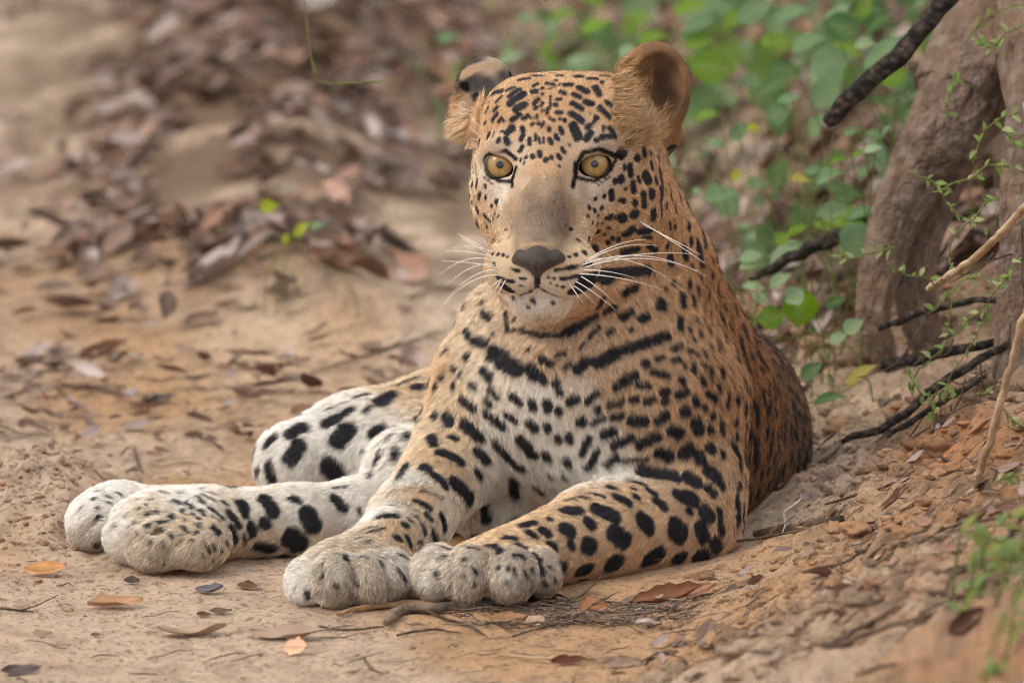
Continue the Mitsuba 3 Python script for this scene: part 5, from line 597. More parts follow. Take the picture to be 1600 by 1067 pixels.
DRY = [[-532,169,51,22,10,0.9,0.25,196,150,104,"tan curled dry leaf on the track left of the hind paws"],
[-389,185,58,22,-10,0.9,0.3,150,92,52,"orange brown curled leaf right below the near hind paw"],
[-432,120,20,10,10,0.5,0.1,84,72,68,"small dark leaf below the near hind paw"],
[-341,59,43,12,25,1.0,0.5,112,110,118,"grey leaf with its tip curled up, left of the front paws"],
[-299,84,33,12,28,0.6,0.15,100,72,52,"dark brown leaf just left of the front paws"],
[-238,-294,32,21,20,0.3,0.1,214,178,150,"pale tan leaf lying alone at the bottom of the track"],
[-537,-395,46,15,-8,0.7,0.2,92,82,84,"dark grey curled leaf at the bottom left corner"],
[-446,-30,65,11,8,0.4,0.1,176,140,110,"long flat leaf with dark edge on the lower left track"],
[-523,-188,25,7,0,0.3,0.05,150,128,112,"small grey leaf on the lower left track"],
[-356,-184,78,14,-4,0.2,0.02,168,146,128,"pale grey leaf pressed flat in the middle of the track"],
[-245,-200,92,16,6,0.2,0.04,160,138,124,"long grey leaf pressed flat left of the curved stick"],
[-462,-193,14,6,-8,0.3,0.1,110,92,84,"tiny dark grey leaf on the lower left track"],
[-345,-87,17,6,10,0.4,0.1,92,66,50,"tiny brown leaf chip on the track"],
[-327,-70,26,7,0,0.2,0.05,110,90,76,"thin brown leaf chip right of the tiny one"],
[173,-25,86,22,-12,1.1,0.25,128,88,66,"long brown curled leaf on the debris below the elbow"],
[90,-62,36,24,-15,0.5,0.3,178,128,98,"pinkish tan leaf on the debris below the forearm"],
[63,-374,42,14,4,0.8,0.15,96,58,44,"dark red brown curled leaf at the bottom centre"],
[-43,-26,43,19,30,0.6,0.4,150,104,76,"brown folded leaf below the right front paw"],
[43,27,26,14,-40,0.7,0.4,120,84,62,"brown leaf bent up beside the right front paw"],
[119,-386,42,13,-8,0.3,0.05,150,130,116,"grey leaf at the bottom centre right of the red brown one"],
[-4,-123,43,16,-6,0.4,0.1,158,120,92,"tan leaf in the debris strip below the thick stick"],
[25,-135,28,13,-28,0.4,0.2,200,172,150,"pale leaf piece in the debris strip"],
[209,-4,50,19,-28,0.5,0.2,176,134,108,"pink brown leaf on the slope below the elbow"],
[252,-18,26,10,-10,0.3,0.3,130,118,108,"small grey leaf on the slope below the elbow"],
[273,-61,19,11,0,0.5,0.2,84,58,46,"dark chip on the slope below the elbow"],
[345,-337,32,13,-8,0.3,0.1,140,124,112,"bluish grey leaf on the slope"],
[354,-485,35,8,-20,0.5,0.2,90,66,52,"dark leaf edge on the middle of the slope"],
[323,-592,23,8,0,0.3,0.1,168,150,136,"pale grey leaf low on the slope"],
[357,-633,30,15,-30,0.8,0.5,104,76,58,"brown arched leaf low on the slope"],
[491,-447,42,11,-60,0.5,0.2,196,154,106,"straw coloured leaf standing on the right slope"],
[452,-200,24,16,-40,0.4,0.3,152,134,122,"grey leaf on the slope below the buried log"],
[404,-264,13,7,-10,0.3,0.1,222,190,170,"tiny pinkish white leaf on the slope"],
[432,-499,12,10,-10,0.3,0.3,150,176,116,"small pale green leaf lying on the slope"],
[510,-633,23,19,-40,0.3,0.5,110,150,84,"green leaf on the slope by the grey stalk"],
[384,-60,10,7,0,0.3,0.2,150,170,120,"tiny green leaf on the slope above the twigs"],
[435,-40,11,7,0,0.3,0.2,150,166,116,"tiny green leaf below the orange earth"],
[421,-25,16,9,-10,0.3,0.2,96,96,92,"small dark grey leaf below the orange earth"],
[442,-20,24,6,-12,0.3,0.1,176,150,122,"pale narrow leaf below the orange earth"],
[469,-960,53,27,-30,1.0,0.5,92,66,52,"dark brown hollow leaf on the near right slope"],
[-521,1642,65,28,-8,1.1,0.4,124,94,74,"brown arched leaf standing on the left track"],
[-386,1037,28,11,12,0.8,0.3,92,70,58,"small dark arched leaf behind the hind paws"],
[-253,1208,47,19,-10,0.6,0.1,150,120,100,"grey brown leaf flat behind the hind leg"],
[-362,1465,24,11,0,0.5,0.3,130,104,86,"small brown leaf in the middle of the left track"],
[-225,1996,92,38,-12,0.9,0.4,150,118,100,"large pinkish brown arched leaf in the litter behind"],
[-437,1281,48,11,12,0.6,0.2,96,84,80,"dark grey leaf beside the sticks on the left track"],
[-474,1330,21,10,0,0.4,0.2,170,164,166,"small whitish leaf beside the sticks on the left track"],]
GREEN = [[256,1700,369,64,42,10,"b",0],
[244,2000,384,52,18,-20,"g",0],
[236,2200,377,52,19,-15,"b",0],
[244,2000,359,43,22,-12,"b",0],
[187,2300,323,51,19,-20,"b",0],
[154,2000,344,33,23,20,"p",0],
[295,2200,362,42,22,-30,"b",0],
[308,1600,455,54,29,-30,"g",1],
[340,1900,373,43,22,10,"b",1],
[371,1500,429,50,21,-25,"g",1],
[397,1400,418,58,45,-15,"g",1],
[438,1350,448,30,15,-10,"p",1],
[459,1300,446,67,21,-40,"g",1],
[417,1600,433,50,41,20,"d",1],
[447,1800,425,41,33,-10,"d",1],
[469,1200,430,41,27,-25,"b",1],
[467,1700,428,46,24,-40,"d",1],
[363,1900,412,50,22,-20,"g",1],
[349,1800,351,46,25,-5,"d",1],
[331,1400,352,38,26,-20,"g",2],
[345,1400,372,34,12,-15,"g",2],
[299,1300,350,19,11,20,"y",2],
[354,1200,301,30,12,5,"o",2],
[387,1100,319,41,17,-25,"g",2],
[437,1000,369,25,10,-15,"p",2],
[441,1050,379,25,10,20,"g",2],
[414,1100,375,20,11,-20,"g",2],
[370,1150,319,27,10,-10,"g",2],
[422,1100,348,19,8,-30,"b",2],
[453,1000,391,20,7,-60,"g",2],
[398,1100,340,23,9,-20,"b",2],
[263,1500,235,52,20,-8,"g",3],
[233,1500,241,14,10,0,"p",3],
[287,1600,301,32,20,-40,"g",3],
[259,1600,285,26,14,10,"g",3],
[282,1500,261,14,14,0,"y",3],
[245,1700,258,21,8,-30,"d",3],
[252,1900,278,33,12,-15,"b",3],
[417,1000,255,51,47,120,"g",4],
[341,1150,220,60,25,-28,"p",4],
[330,1100,244,23,18,-30,"b",4],
[351,1150,247,33,12,-20,"b",4],
[295,1200,205,33,15,-12,"p",4],
[295,1200,194,33,12,-10,"p",4],
[328,1100,192,34,16,-35,"p",4],
[297,1150,175,31,12,5,"p",4],
[305,1100,169,25,14,25,"p",4],
[313,1050,154,37,30,170,"b",4],
[349,1000,173,54,47,100,"B",4],
[341,970,193,28,26,140,"p",4],
[392,1000,181,29,16,-20,"d",4],
[411,900,169,29,21,-30,"p",4],
[393,900,154,25,14,-25,"p",4],
[360,850,123,34,21,-40,"g",4],
[388,1100,278,39,13,-15,"g",4],
[418,1050,273,41,16,-20,"b",4],
[426,1050,284,45,14,-20,"g",4],
[408,1150,285,31,17,-10,"d",4],
[384,1150,250,31,13,15,"b",4],
[499,1200,379,38,24,-10,"g",5],
[558,1500,418,42,22,-25,"g",5],
[527,1400,429,32,19,-40,"g",5],
[571,1500,454,42,24,-40,"b",5],
[569,1500,433,34,19,-10,"g",5],
[503,1100,421,41,11,-8,"g",5],
[586,1600,461,32,18,-60,"g",5],
[541,1600,437,32,16,-50,"b",5],
[513,1700,406,38,23,-15,"d",5],
[558,1400,416,35,16,10,"g",5],
[542,1400,408,29,16,-30,"b",5],
[-311,1750,183,26,18,-10,"Y",6],
[-270,1750,153,28,13,-45,"y",6],
[-290,1750,141,16,10,-80,"y",6],
[-250,1750,158,20,10,-20,"g",6],
[-4,2600,253,52,14,-25,"p",7],
[70,2700,300,38,12,-20,"b",7],
[90,2500,266,40,14,-15,"p",7],
[52,2700,258,44,10,-50,"b",7],
[22,2900,266,35,12,10,"g",7],
[112,2500,312,48,17,-20,"b",7],
[-90,3200,197,36,14,-10,"g",7],
[417,800,126,52,13,-35,"o",8],
[380,800,97,43,12,-14,"d",8],]
CREEP = [[[513,750,439],[517,750,458],[521,750,478],[523,750,493]],
[[605,700,561],[582,700,546],[563,700,532],[556,700,537]],
[[496,600,378],[519,600,389],[541,600,400],[571,600,407],[601,600,416]],
[[455,700,297],[432,700,292],[402,700,284],[393,700,287]],
[[474,620,397],[493,620,382],[508,620,367],[520,620,355],[527,620,344],[554,620,335]],
[[448,700,270],[464,700,266],[497,700,256]],
[[569,550,378],[554,550,370],[532,550,351],[517,550,328],[514,550,298]],
[[491,600,233],[508,600,254],[531,600,269],[553,600,274],[571,600,271]],
[[598,500,317],[579,500,295],[564,500,272],[553,500,249],[535,500,211],[509,500,166]],
[[557,500,264],[538,500,242],[501,500,208],[471,500,177],[468,500,166]],
[[509,500,166],[495,500,154],[479,500,157],[464,500,173]],
[[505,500,154],[531,500,153],[558,500,154],[584,500,149]],
[[491,500,158],[490,500,145],[489,500,132]],
[[533,800,532],[556,800,547],[586,800,563],[609,800,570]],
[[571,600,454],[586,600,442],[601,600,427]],
[[543,650,408],[551,650,431],[573,650,454],[603,650,469]],
[[563,200,188],[578,200,173],[592,200,165]],
[[527,-300,189],[548,-300,199],[569,-300,203]],
[[518,550,256],[510,550,233],[507,550,218]],]
NEARWEED = [[[491,-1300,153],[501,-1300,212],[510,-1300,258],[522,-1300,304]],
[[468,-1400,173],[477,-1400,212],[499,-1400,271],[524,-1400,310]],
[[462,-900,134],[468,-900,161],[478,-900,189],[481,-900,216]],
[[495,-900,202],[491,-900,229],[508,-900,257],[534,-900,270]],
[[510,-1000,221],[520,-1000,241],[530,-1000,255]],
[[472,-800,231],[492,-800,228],[519,-800,218],[546,-800,197]],]
ROOTS = [["trunk",[[724,1350,1217,119],[701,1300,844,103],[674,1200,618,91],[640,1120,550,74],[591,1080,481,66],[543,1030,418,54]]],
["root",[[568,1060,452,59],[525,1000,391,45],[489,980,339,36],[462,960,287,28],[445,950,222,23],[438,940,169,21],[447,940,131,15],[465,950,89,9]]],
["root",[[577,1100,451,48],[538,1060,374,34],[512,1040,310,30],[493,1020,250,26],[488,1000,198,26],[494,1000,151,23],[513,1000,108,17],[544,1000,72,9]]],
["root",[[650,1000,527,62],[622,860,438,29],[607,780,365,24],[599,720,282,21],[591,680,197,19],[582,620,130,17],[560,550,66,12],[540,500,37,6]]],]
# ---------------------------------------------------------------- materials of wood and leaf
WOOD = {'char': ((.020, .019, .019), (.12, .095, .08), 150), 'greywood': ((.13, .11, .092), (.30, .255, .215), 60), 'darkwood': ((.060, .044, .036), (.17, .12, .09), 80), 'brownwood': ((.10, .08, .066), (.25, .19, .15), 60),
        'tanwood': ((.28, .16, .085), (.48, .31, .18), 60), 'straw': ((.40, .28, .18), (.62, .48, .34), 40), 'stem': ((.13, .16, .05), (.24, .27, .10), 60), 'whitewood': ((.5, .45, .4), (.75, .7, .65), 60)}
def wood_colour(v, kind):
    a, b, s = WOOD[kind]; t = np.clip((meshkit.fbm(v * s, 4, 91) - (.46 if kind == 'char' else .36)) / .3, 0, 1)[:, None]; return np.array(a) * (1 - t) + np.array(b) * t
def rough_wood(scale): return {'type': 'twosided', 'b': {'type': 'bumpmap', 'arbitrary': proc(BARK, 8e-4), 'scale': scale, 'b': {'type': 'principled', 'base_color': VC, 'roughness': .86, 'specular': .16}}}
def BARK(p, n, uv): return fbm(p[0] * 130, p[1] * 130, p[2] * 48, 4) + .35 * noise(p[0] * 420, p[1] * 420, p[2] * 420)
scene['wood'] = rough_wood(.003)
scene['stem'] = principled((.16, .19, .06), .6, .3)
scene['bark'] = rough_wood(.011)
scene['dry_leaf_surface'] = principled(VC, .7, .25)
scene['leaf_surface'] = {'type': 'principledthin', 'base_color': VC, 'roughness': .5, 'diff_trans': .75, 'spec_trans': 0.0, 'eta': 1.35}
lin = lambda c: np.where(np.asarray(c) <= 10, np.asarray(c) / 255 / 12.92, ((np.asarray(c) / 255 + .055) / 1.055)**2.4)
# ---------------------------------------------------------------- sticks, twigs, roots
for i, (name, label, cat, group, mat, pts, rad) in enumerate(STICKS):
    p = np.array(pts) / 1000; n = (22 if max(rad) > 4 else 5) * len(p)
    line = smooth_line(p, n); n = len(line); line += (np.stack([meshkit.noise(line * 60, 100 + i * 3 + k) for k in range(3)], 1) - .5) * .004 * min(1, rad[1] / 3)
    r = np.interp(np.linspace(0, 1, n), np.linspace(0, 1, len(rad)), np.array(rad) / 1000)
    v, f = tube(line, r, 22 if max(rad) > 4 else 6, rough=(.1 if mat in ('straw', 'tanwood') else .2) if max(rad) > 4 else .15, seed=i)
    key = thing(name, label, cat, group or None)
    if name in ('thin_root', 'twig') and label[0] in 'lwf': # a side shoot, part of the same mesh
        k = n // 2; b = line[k]; d = unit(line[k + 1] - b + np.array([.3, .2, .25]) * np.linalg.norm(line[k + 1] - b) * 2)
        w = smooth_line([b, b + d * .02, b + d * .045 + [0, 0, .004]], 6); v, f = joined([(v, f), tube(w, np.linspace(r[k] * .7, r[k] * .3, 6), 5)])
    scene[key] = shape(v, f, 'wood', color=wood_colour(v, mat))
# ---------------------------------------------------------------- tree on the bank: trunk with roots flowing down
tr = thing('tree', 'brown tree trunk whose thick ridged roots flow down the bank at the right edge', 'tree')
for i, (name, pts) in enumerate(ROOTS):
    q = np.array(pts) / 1000; n = 40 * len(q); line = smooth_line(q[:, :3], n); r = np.interp(np.linspace(0, 1, n), np.linspace(0, 1, len(q)), q[:, 3])
    sides = 72; v, f = tube(line, r, sides)
    c = np.repeat(line, sides, 0); out = v[:-2] - c; rr = np.linalg.norm(out, axis=1, keepdims=True); o = out / np.maximum(rr, 1e-9)
    s = np.repeat(np.arange(n) / n * len(q), sides)
    ridge = meshkit.noise(np.c_[o * 2.2 + 7, s * .35][:, [0, 2, 3]] , 200 + i); fine = meshkit.noise(np.c_[o * 6 + 3, s * 1.5][:, [0, 2, 3]], 210 + i); lump = meshkit.noise(c * 22 + o * .5, 220 + i)
    crack = np.abs(meshkit.noise(np.c_[o * 5 + 11, s * .8][:, [0, 2, 3]], 240 + i) - .5) * 2; chip = meshkit.noise(c * 70 + o * 3, 250 + i); fibre = meshkit.noise(np.c_[o * 21 + 9, s * 1.3][:, [0, 2, 3]] + o[:, [1]] * 7, 260 + i)
    v[:-2] = c + out * (.76 + .36 * ridge + .05 * fine + .07 * lump + .03 * chip + .10 * fibre - .05 * np.exp(-(crack / .09)**2))[:, None]
    m1 = meshkit.fbm(v * np.array([30, 30, 10]), 4, 230)[:, None]; m2 = meshkit.fbm(v * 75, 3, 231)[:, None]; m3 = meshkit.fbm(v * 17, 3, 232)[:, None]
    col = np.array([.165, .12, .097]) * (.35 + .9 * m1 + .9 * np.r_[fibre, .5, .5][:, None]); col = col + (np.array([.30, .245, .21]) - col) * np.clip((m2 - .47) * 4, 0, .8); col = col + (np.array([.24, .145, .10]) - col) * np.clip((m3 - .52) * 4, 0, .6)
    crev = np.r_[np.exp(-(crack / .1)**2), 0, 0][:, None]; col = col * (1 - .3 * crev)
    obj(f'{tr}__{name}', shape(v, f, 'bark', color=col))
# ---------------------------------------------------------------- dry leaves
def leaf_grid(L, W, ns, nt, curl=.3, bend=.2, fold=0., shape_pow=.75, rng=None, ragged=.06, wave=.05):
    s, t = np.meshgrid(np.linspace(0, 1, ns), np.linspace(-1, 1, nt), indexing='ij')
    prof = np.sin(np.pi * np.clip(s, 0, 1)**.85)**shape_pow * .5 * W
    if rng is not None: prof = prof * (1 + ragged * rng.normal(0, 1, (ns, 1)))
    a = curl * t; cc = max(abs(curl), 1e-3)
    y = prof * np.sin(a) / cc; z = prof * (1 - np.cos(a)) / cc + fold * np.abs(t) * prof
    th = bend * (s - .35); x = L * (s - .5); z = z + L * bend * (s - .45)**2
    if rng is not None: z = z + L * wave * (meshkit.noise(np.stack([s * 3.1, t * 1.7, s * 0], -1) + rng.uniform(0, 99, 3), 4) - .5)
    I = np.arange(ns * nt).reshape(ns, nt)
    f = np.concatenate([np.stack([I[:-1, :-1], I[1:, :-1], I[1:, 1:]], -1).reshape(-1, 3), np.stack([I[:-1, :-1], I[1:, 1:], I[:-1, 1:]], -1).reshape(-1, 3)])
    return np.stack([x, y, z], -1).reshape(-1, 3), f, s.ravel(), t.ravel()
def rest(v, x, y, yaw, tilt, roll=0., lift=.002):
    """lay a leaf on the ground: tilt raises its far edge, roll its right end"""
    ct, st, cr, sr, cy, sy = math.cos(tilt), math.sin(tilt), math.cos(roll), math.sin(roll), math.cos(yaw), math.sin(yaw)
    v = v @ np.array([[1, 0, 0], [0, ct, st], [0, -st, ct]]); v = v @ np.array([[cr, 0, sr], [0, 1, 0], [-sr, 0, cr]]); v = v @ np.array([[cy, sy, 0], [-sy, cy, 0], [0, 0, 1]])
    g = on_ground(np.array([x]), np.array([y]))[0]
    slope = (on_ground(np.array([x + .02]), np.array([y]))[0] - on_ground(np.array([x - .02]), np.array([y]))[0]) / .04
    v = v + [x, y, g - v[:, 2].min() * .9 + lift]; v[:, 2] += slope * (v[:, 0] - x); return v
def dry_colour(base, s, t, rng):
    c = base * (.8 + .4 * meshkit.noise(np.stack([s * 5, t * 3, s * 0], -1) + rng.uniform(0, 99, 3), 5))[:, None]
    c = c * (1 - .3 * np.exp(-(t / .12)**2))[:, None] * (1 - .35 * np.clip(np.abs(t) - .8, 0, 1) * 5 * rng.random())[:, None]
    return np.clip(c, .01, .85)
rng = np.random.default_rng(11)
for x, y, L, W, hd, curl, ti, r, g, b, label in DRY:
    L, W = L / 1000, W / 1000; wt = max(.42 * L, W * 1.15)
    tilt = math.asin(min(.95, W / wt)) - .165 if W / wt > .17 else .02
    v, f, s, t = leaf_grid(L, wt, 13, 7, curl + .25, .3 + .5 * ti, rng.uniform(0, .2), shape_pow=rng.uniform(.6, 1.0), rng=rng, ragged=.09, wave=.16)
    scene[thing('dry_leaf', label, 'leaf')] = shape(rest(v, x / 1000, y / 1000, -math.radians(hd) * 1.5, tilt * .8, ti * .25), f, 'dry_leaf_surface', color=dry_colour(lin([r, g, b]) * 1.12, s, t, rng))
PAL = lin(np.array([[128, 98, 84], [152, 124, 112], [172, 150, 144], [98, 74, 64], [176, 136, 116], [140, 110, 98], [120, 84, 66], [186, 168, 164], [160, 116, 90]])) * 1.05
def litter_leaf(x, y, L, flat, rng, ns=7, nt=5):
    v, f, s, t = leaf_grid(L, L * rng.uniform(.35, .55), ns, nt, rng.uniform(.2, 1.1), rng.uniform(-.2, .7), rng.uniform(0, .3), rng=rng, wave=.12)
    return rest(v, x, y, rng.uniform(0, 6.28), rng.uniform(-1, 1) * flat, rng.uniform(-.6, .6) * flat, .002 + rng.uniform(0, .02) * flat), f, s, t
def lumpy(x, y): return meshkit.noise(np.array([[x * 2.6, y * 1.2, 0]]), 71)[0]
TONE = ['brown', 'light brown', 'pale greyish', 'dark brown', 'pinkish tan', 'dull brown', 'chestnut', 'whitish', 'tan']
PAL = np.minimum((PAL * .72 + PAL.mean(1, keepdims=True) * .28) * 1.04, .8)
def scatter_leaves(n, box, size, flat, label, group, keep):
    k = 0
    while k < n:
        x, y = rng.uniform(*box[0]), rng.uniform(*box[1])
        if not keep(x, y): continue
        v, f, s, t = litter_leaf(x, y, rng.uniform(*size), flat, rng); c = rng.integers(len(PAL))
        scene[thing('dry_leaf', label(TONE[c], x, y), 'leaf', group)] = shape(v, f, 'dry_leaf_surface', color=dry_colour(PAL[c], s, t, rng)); k += 1
def ridge_label(c, x, y):
    return f"{c} dry leaf in the litter ridge behind the leopard, " + ('near edge' if y < 2.6 else 'middle' if y < 3.6 else 'far end') + (', left side' if x < -.33 else ', centre' if x < -.1 else ', right side')
def slope_label(c, x, y):
    return f"small {c} leaf scrap on the crumbling slope, " + ('lower part' if y < -.4 else 'middle part' if y < -.1 else 'upper part') + (', near the debris' if x < .2 else ', toward the right edge' if x > .4 else ', halfway across')
scatter_leaves(185, ((-.56, .12), (1.95, 5.2)), (.045, .10), .75, ridge_label, 'dry leaves heaped in the litter ridge', lambda x, y: lumpy(x, y) > .36 and abs(x + .2 + .05 * y) < .42)
scatter_leaves(66, ((-.02, .62), (-.72, .22)), (.014, .042), .45, slope_label, 'leaf scraps on the slope', lambda x, y: x > .1 - .2 * y and not (x < .3 and y > -.02))
def stuff(name, label, parts, bsdf, cols):
    v, f = joined(parts); k = thing(name, label, 'litter', None, 'stuff'); scene[k] = shape(v, f, bsdf, color=np.vstack(cols) if cols else None, smooth=cols is not None or True)
P_, C_ = [], []
while len(P_) < 3300:
    x, y = rng.uniform(-.85, .75), rng.uniform(1.3, 5.6) if rng.random() < .8 else rng.uniform(1.2, 2.4)
    if x > .16 and y < 1.3: continue
    m = lumpy(x, y)
    if x < .15 and (m < (.22 if x > -.38 else .36) or rng.random() > np.clip((y - 1.75 - .5 * max(0, -.3 - x)) / .5, .04, 1) or x < -.60 + .1 * (rng.random() < .2) * -1): continue
    v, f, s, t = litter_leaf(x, y, rng.uniform(.03, .078), .8, rng, 6, 4)
    P_.append((v, f)); C_.append(dry_colour(PAL[rng.integers(len(PAL))] * rng.uniform(.6, 1.2), s, t, rng))
for k in range(2300):
    u = rng.random()
    if u < .62: x, y = rng.uniform(-.9, .5), rng.uniform(1.0, 5.6)
    elif u < .8: x, y = rng.uniform(-.75, .35), rng.uniform(.3, 1.6)
    else: x, y = rng.uniform(.1, .8), rng.uniform(-.8, 2.8)
    if -.3 < x < .3 and .2 < y < 1.15: continue
    if y > 1.6 and lumpy(x, y) < .36: continue
    v, f, s, t = litter_leaf(x, y, rng.uniform(.012, .05) * (1 if y > 1 else .6), .5, rng, 5, 3)
    P_.append((v, f)); C_.append(dry_colour(PAL[rng.integers(len(PAL))], s, t, rng))
stuff('leaf_litter', 'crumbled dry leaf bits strewn over track, litter ridge and bank', P_, 'dry_leaf_surface', C_)
# crumbs of soil and tiny stones
ico = trimesh.creation.icosphere(1, 1.0); ico2 = trimesh.creation.icosphere(2, 1.0); ico0 = trimesh.creation.icosphere(0, 1.0); P_, C_ = [], []
EARTH = lin(np.array([[176, 132, 98], [150, 110, 82], [196, 146, 104], [120, 84, 62], [150, 108, 80], [150, 132, 118]]))
for k in range(9500):
    u = rng.random()
    if u < .60: x = rng.uniform(.02, .78); y = rng.uniform(-.8, 1.4)
    elif u < .78: x, y = rng.normal(-.56, .13), rng.normal(.58, .2)
    else: x, y = rng.uniform(-.8, .4), rng.uniform(-.75, 2.5)
    if u < .6 and x < .12 - .2 * y: continue
    if -.5 < x < .34 and -.02 < y < 1.0 and not (x > .2 and y < .2): continue
    r = .0010 + .0045 * rng.random()**3 + (.011 * rng.random()**2 if u < .6 and k % 6 == 0 else 0)
    if u > .78: r *= .6
    m = ico2 if r > .006 else ico if r > .0024 else ico0; v = m.vertices; q0 = rng.uniform(0, 99, 3)
    v = v * (1 + .8 * (meshkit.noise(v * 1.5 + q0, 6) - .5) + .35 * (meshkit.noise(v * 4 + q0, 7) - .5))[:, None] * r * np.array([rng.uniform(.8, 1.5), rng.uniform(.8, 1.3), rng.uniform(.5, .8)])
    P_.append((v + [x, y, on_ground(np.array([x]), np.array([y]))[0] + r * .15], m.faces))
    c = soil_col[soil_tree.query([x, y])[1]]; c = c + (EARTH[rng.integers(len(EARTH))] - c) * rng.uniform(0, .6)
    C_.append(np.tile(c * rng.uniform(.7, 1.15), (len(v), 1)))
for k in range(230):
    x, y = (rng.uniform(.30, .66), rng.uniform(.25, 1.5)) if k < 110 else (rng.uniform(.16, .62), rng.uniform(-.82, -.3)); r = .005 + .014 * rng.random()**2; q0 = rng.uniform(0, 99, 3); v = ico2.vertices
    if x < .36 and .2 < y < .95: continue
    v = v * (1 + .9 * (meshkit.noise(v * 1.4 + q0, 6) - .5) + .6 * (meshkit.noise(v * 3 + q0, 7) - .5) + .35 * (meshkit.noise(v * 8 + q0, 8) - .5))[:, None] * r * np.array([1.2, 1, .75])
    P_.append((v + [x, y, on_ground(np.array([x]), np.array([y]))[0] + r * .1], ico2.faces)); C_.append(np.tile(soil_col[soil_tree.query([x, y])[1]] * rng.uniform(.7, 1.2), (len(v), 1)))
stuff('soil_crumbs', 'loose crumbs of earth and grit scattered on the slope and track', P_, 'soil', C_)
P_, C_ = [], []
for k in range(760):
    if k < 380: x, y = rng.uniform(-.05, .7), rng.uniform(-.75, .25)
    elif k < 600: x, y = rng.uniform(-.06, .2), rng.uniform(-.16, -.02)
    else: x, y = rng.uniform(-.7, .3), rng.uniform(-.6, 2.6)
    if -.5 < x < .34 and .0 < y < 1.0: continue
    a = rng.normal(.35 if x > .1 else 0, .7); L = rng.uniform(.012, .06); q = np.linspace(-.5, .5, 4)
    px, py = x + q * L * math.cos(a), y + q * L * math.sin(a) * 1.2 + rng.normal(0, .002, 4)
    line = np.stack([px, py, on_ground(px, py) + .0015 + rng.uniform(0, .006, 4)], 1)
    v, f = tube(line, np.array([.5, 1, 1, .4]) * rng.uniform(.0005, .0012), 4); P_.append((v, f)); C_.append(np.tile(lin([rng.integers(75, 150)] * 3) * np.array([1.1, .85, .7]), (len(v), 1)))
stuff('twig_litter', 'tiny twig bits and rootlets littering the track and slope', P_, 'dry_leaf_surface', C_)
# ---------------------------------------------------------------- green plants: each with stems and its own leaves
GC = {'g': (122, 158, 120), 'p': (158, 188, 152), 'b': (116, 154, 60), 'B': (124, 166, 36), 'd': (84, 122, 78), 'y': (170, 186, 60), 'Y': (176, 200, 40), 'o': (176, 168, 92)}
def green_leaf(base, direction, L, W, colour, rng, ns=9, nt=5, view=None):
    """a leaf from its stalk end at 'base', pointing along direction, turned so that it is about W wide as seen against view"""
    view = unit(EYE - base) if view is None else view
    true_w = max(W, .62 * L if W > .35 * L else .4 * L); c = min(1, W / true_w); d = unit(direction)
    side = unit(np.cross(d, view)); side = side if side[2] >= 0 or abs(d[2]) > .9 else -side
    nrm = unit(np.cross(side, d)); nrm = nrm if nrm @ view > 0 else -nrm
    th = math.acos(c); up = 1 if np.cross(d, nrm)[2] > 0 else -1
    n2 = nrm * math.cos(th) + np.cross(d, nrm) * up * math.sin(th); w = np.cross(n2, d)
    v, f, s, t = leaf_grid(L, true_w, ns, nt, rng.uniform(-.5, .1), -rng.uniform(.1, .5), rng.uniform(.05, .25), rng.uniform(.7, 1.0), rng, .03, .08)
    v[:, 1] *= 1 - .55 * np.clip((s - .45) / .55, 0, 1)**2
    v = base + (v[:, :1] + L / 2) * d + v[:, 1:2] * w + v[:, 2:] * n2
    col = lin(colour) * rng.uniform(.85, 1.15) * (.85 + .3 * meshkit.noise(np.stack([s * 4, t * 3, s * 0], -1) + rng.uniform(0, 99, 3), 8))[:, None]
    vein = np.exp(-(t / .1)**2) * .35 + .16 * (np.abs(((s * 7 - np.abs(t) * 1.6) % 1) - .5) < .12)
    col = col + (np.array([.45, .52, .25]) - col) * (vein * .6)[:, None]
    return v, f, np.clip(col, .01, .8)
PLANTS = ['broad-leaved climber blurred behind the right ear, with bright and grey-green leaves', 'leafy shrub left of the charred branch, wide grey-green leaves', 'small-leaved plant just under the lower end of the charred branch',
          'low plant with pale rounded leaves behind the leopard neck', 'vine with big heart-shaped leaves around the short charred stub', 'leafy shrub between the charred branch and the tree trunk',
          'yellow-green seedling alone in the brown litter left of the leopard head', 'clump of pale blade-like leaves behind the top of the head', 'withered low plant with one long yellowish leaf beside the leopard back']
rng = np.random.default_rng(23)
by = {}
for g in GREEN: by.setdefault(g[7], []).append(g)
for k, label in enumerate(PLANTS):
    gl = by[k]; P0 = np.array([g[:3] for g in gl]) / 1000
    bx, byy = P0[:, 0].mean(), P0[:, 1].mean() + .03; foot = np.array([bx, byy, on_ground(np.array([bx]), np.array([byy]))[0] - .01])
    key = thing(('climber', 'shrub', 'plant', 'plant', 'vine', 'shrub', 'seedling', 'grass_clump', 'plant')[k], label, 'plant')
    for g in gl:
        c = np.array(g[:3]) / 1000; L, W = g[3] / 1000, g[4] / 1000; a = math.radians(g[5])
        d = unit(np.array([math.cos(a), rng.uniform(-.35, .25), -math.sin(a)])); base = c - d * L / 2
        v, f, col = green_leaf(base, d, L, W, GC[g[6]], rng)
        obj(key + '__leaf', shape(v, f, 'leaf_surface', color=col))
        mid = (foot * .35 + base * .65) + np.array([rng.normal(0, .02), rng.normal(0, .02), rng.uniform(-.02, .03)])
        foot = np.array([base[0] * .6 + bx * .4 + rng.normal(0, .05), base[1] * .6 + byy * .4 + rng.normal(0, .06), 0]); foot[2] = on_ground(foot[:1], foot[1:2])[0] - .004; mid = foot * .35 + base * .65 + rng.normal(0, .015, 3)
        line = smooth_line([foot, foot * .75 + mid * .25 + [0, 0, .03], mid, base - d * .015, base], 14)
        obj(key + '__stem', shape(*tube(line, np.linspace(.0013, .0006, 14), 5), 'stem'))
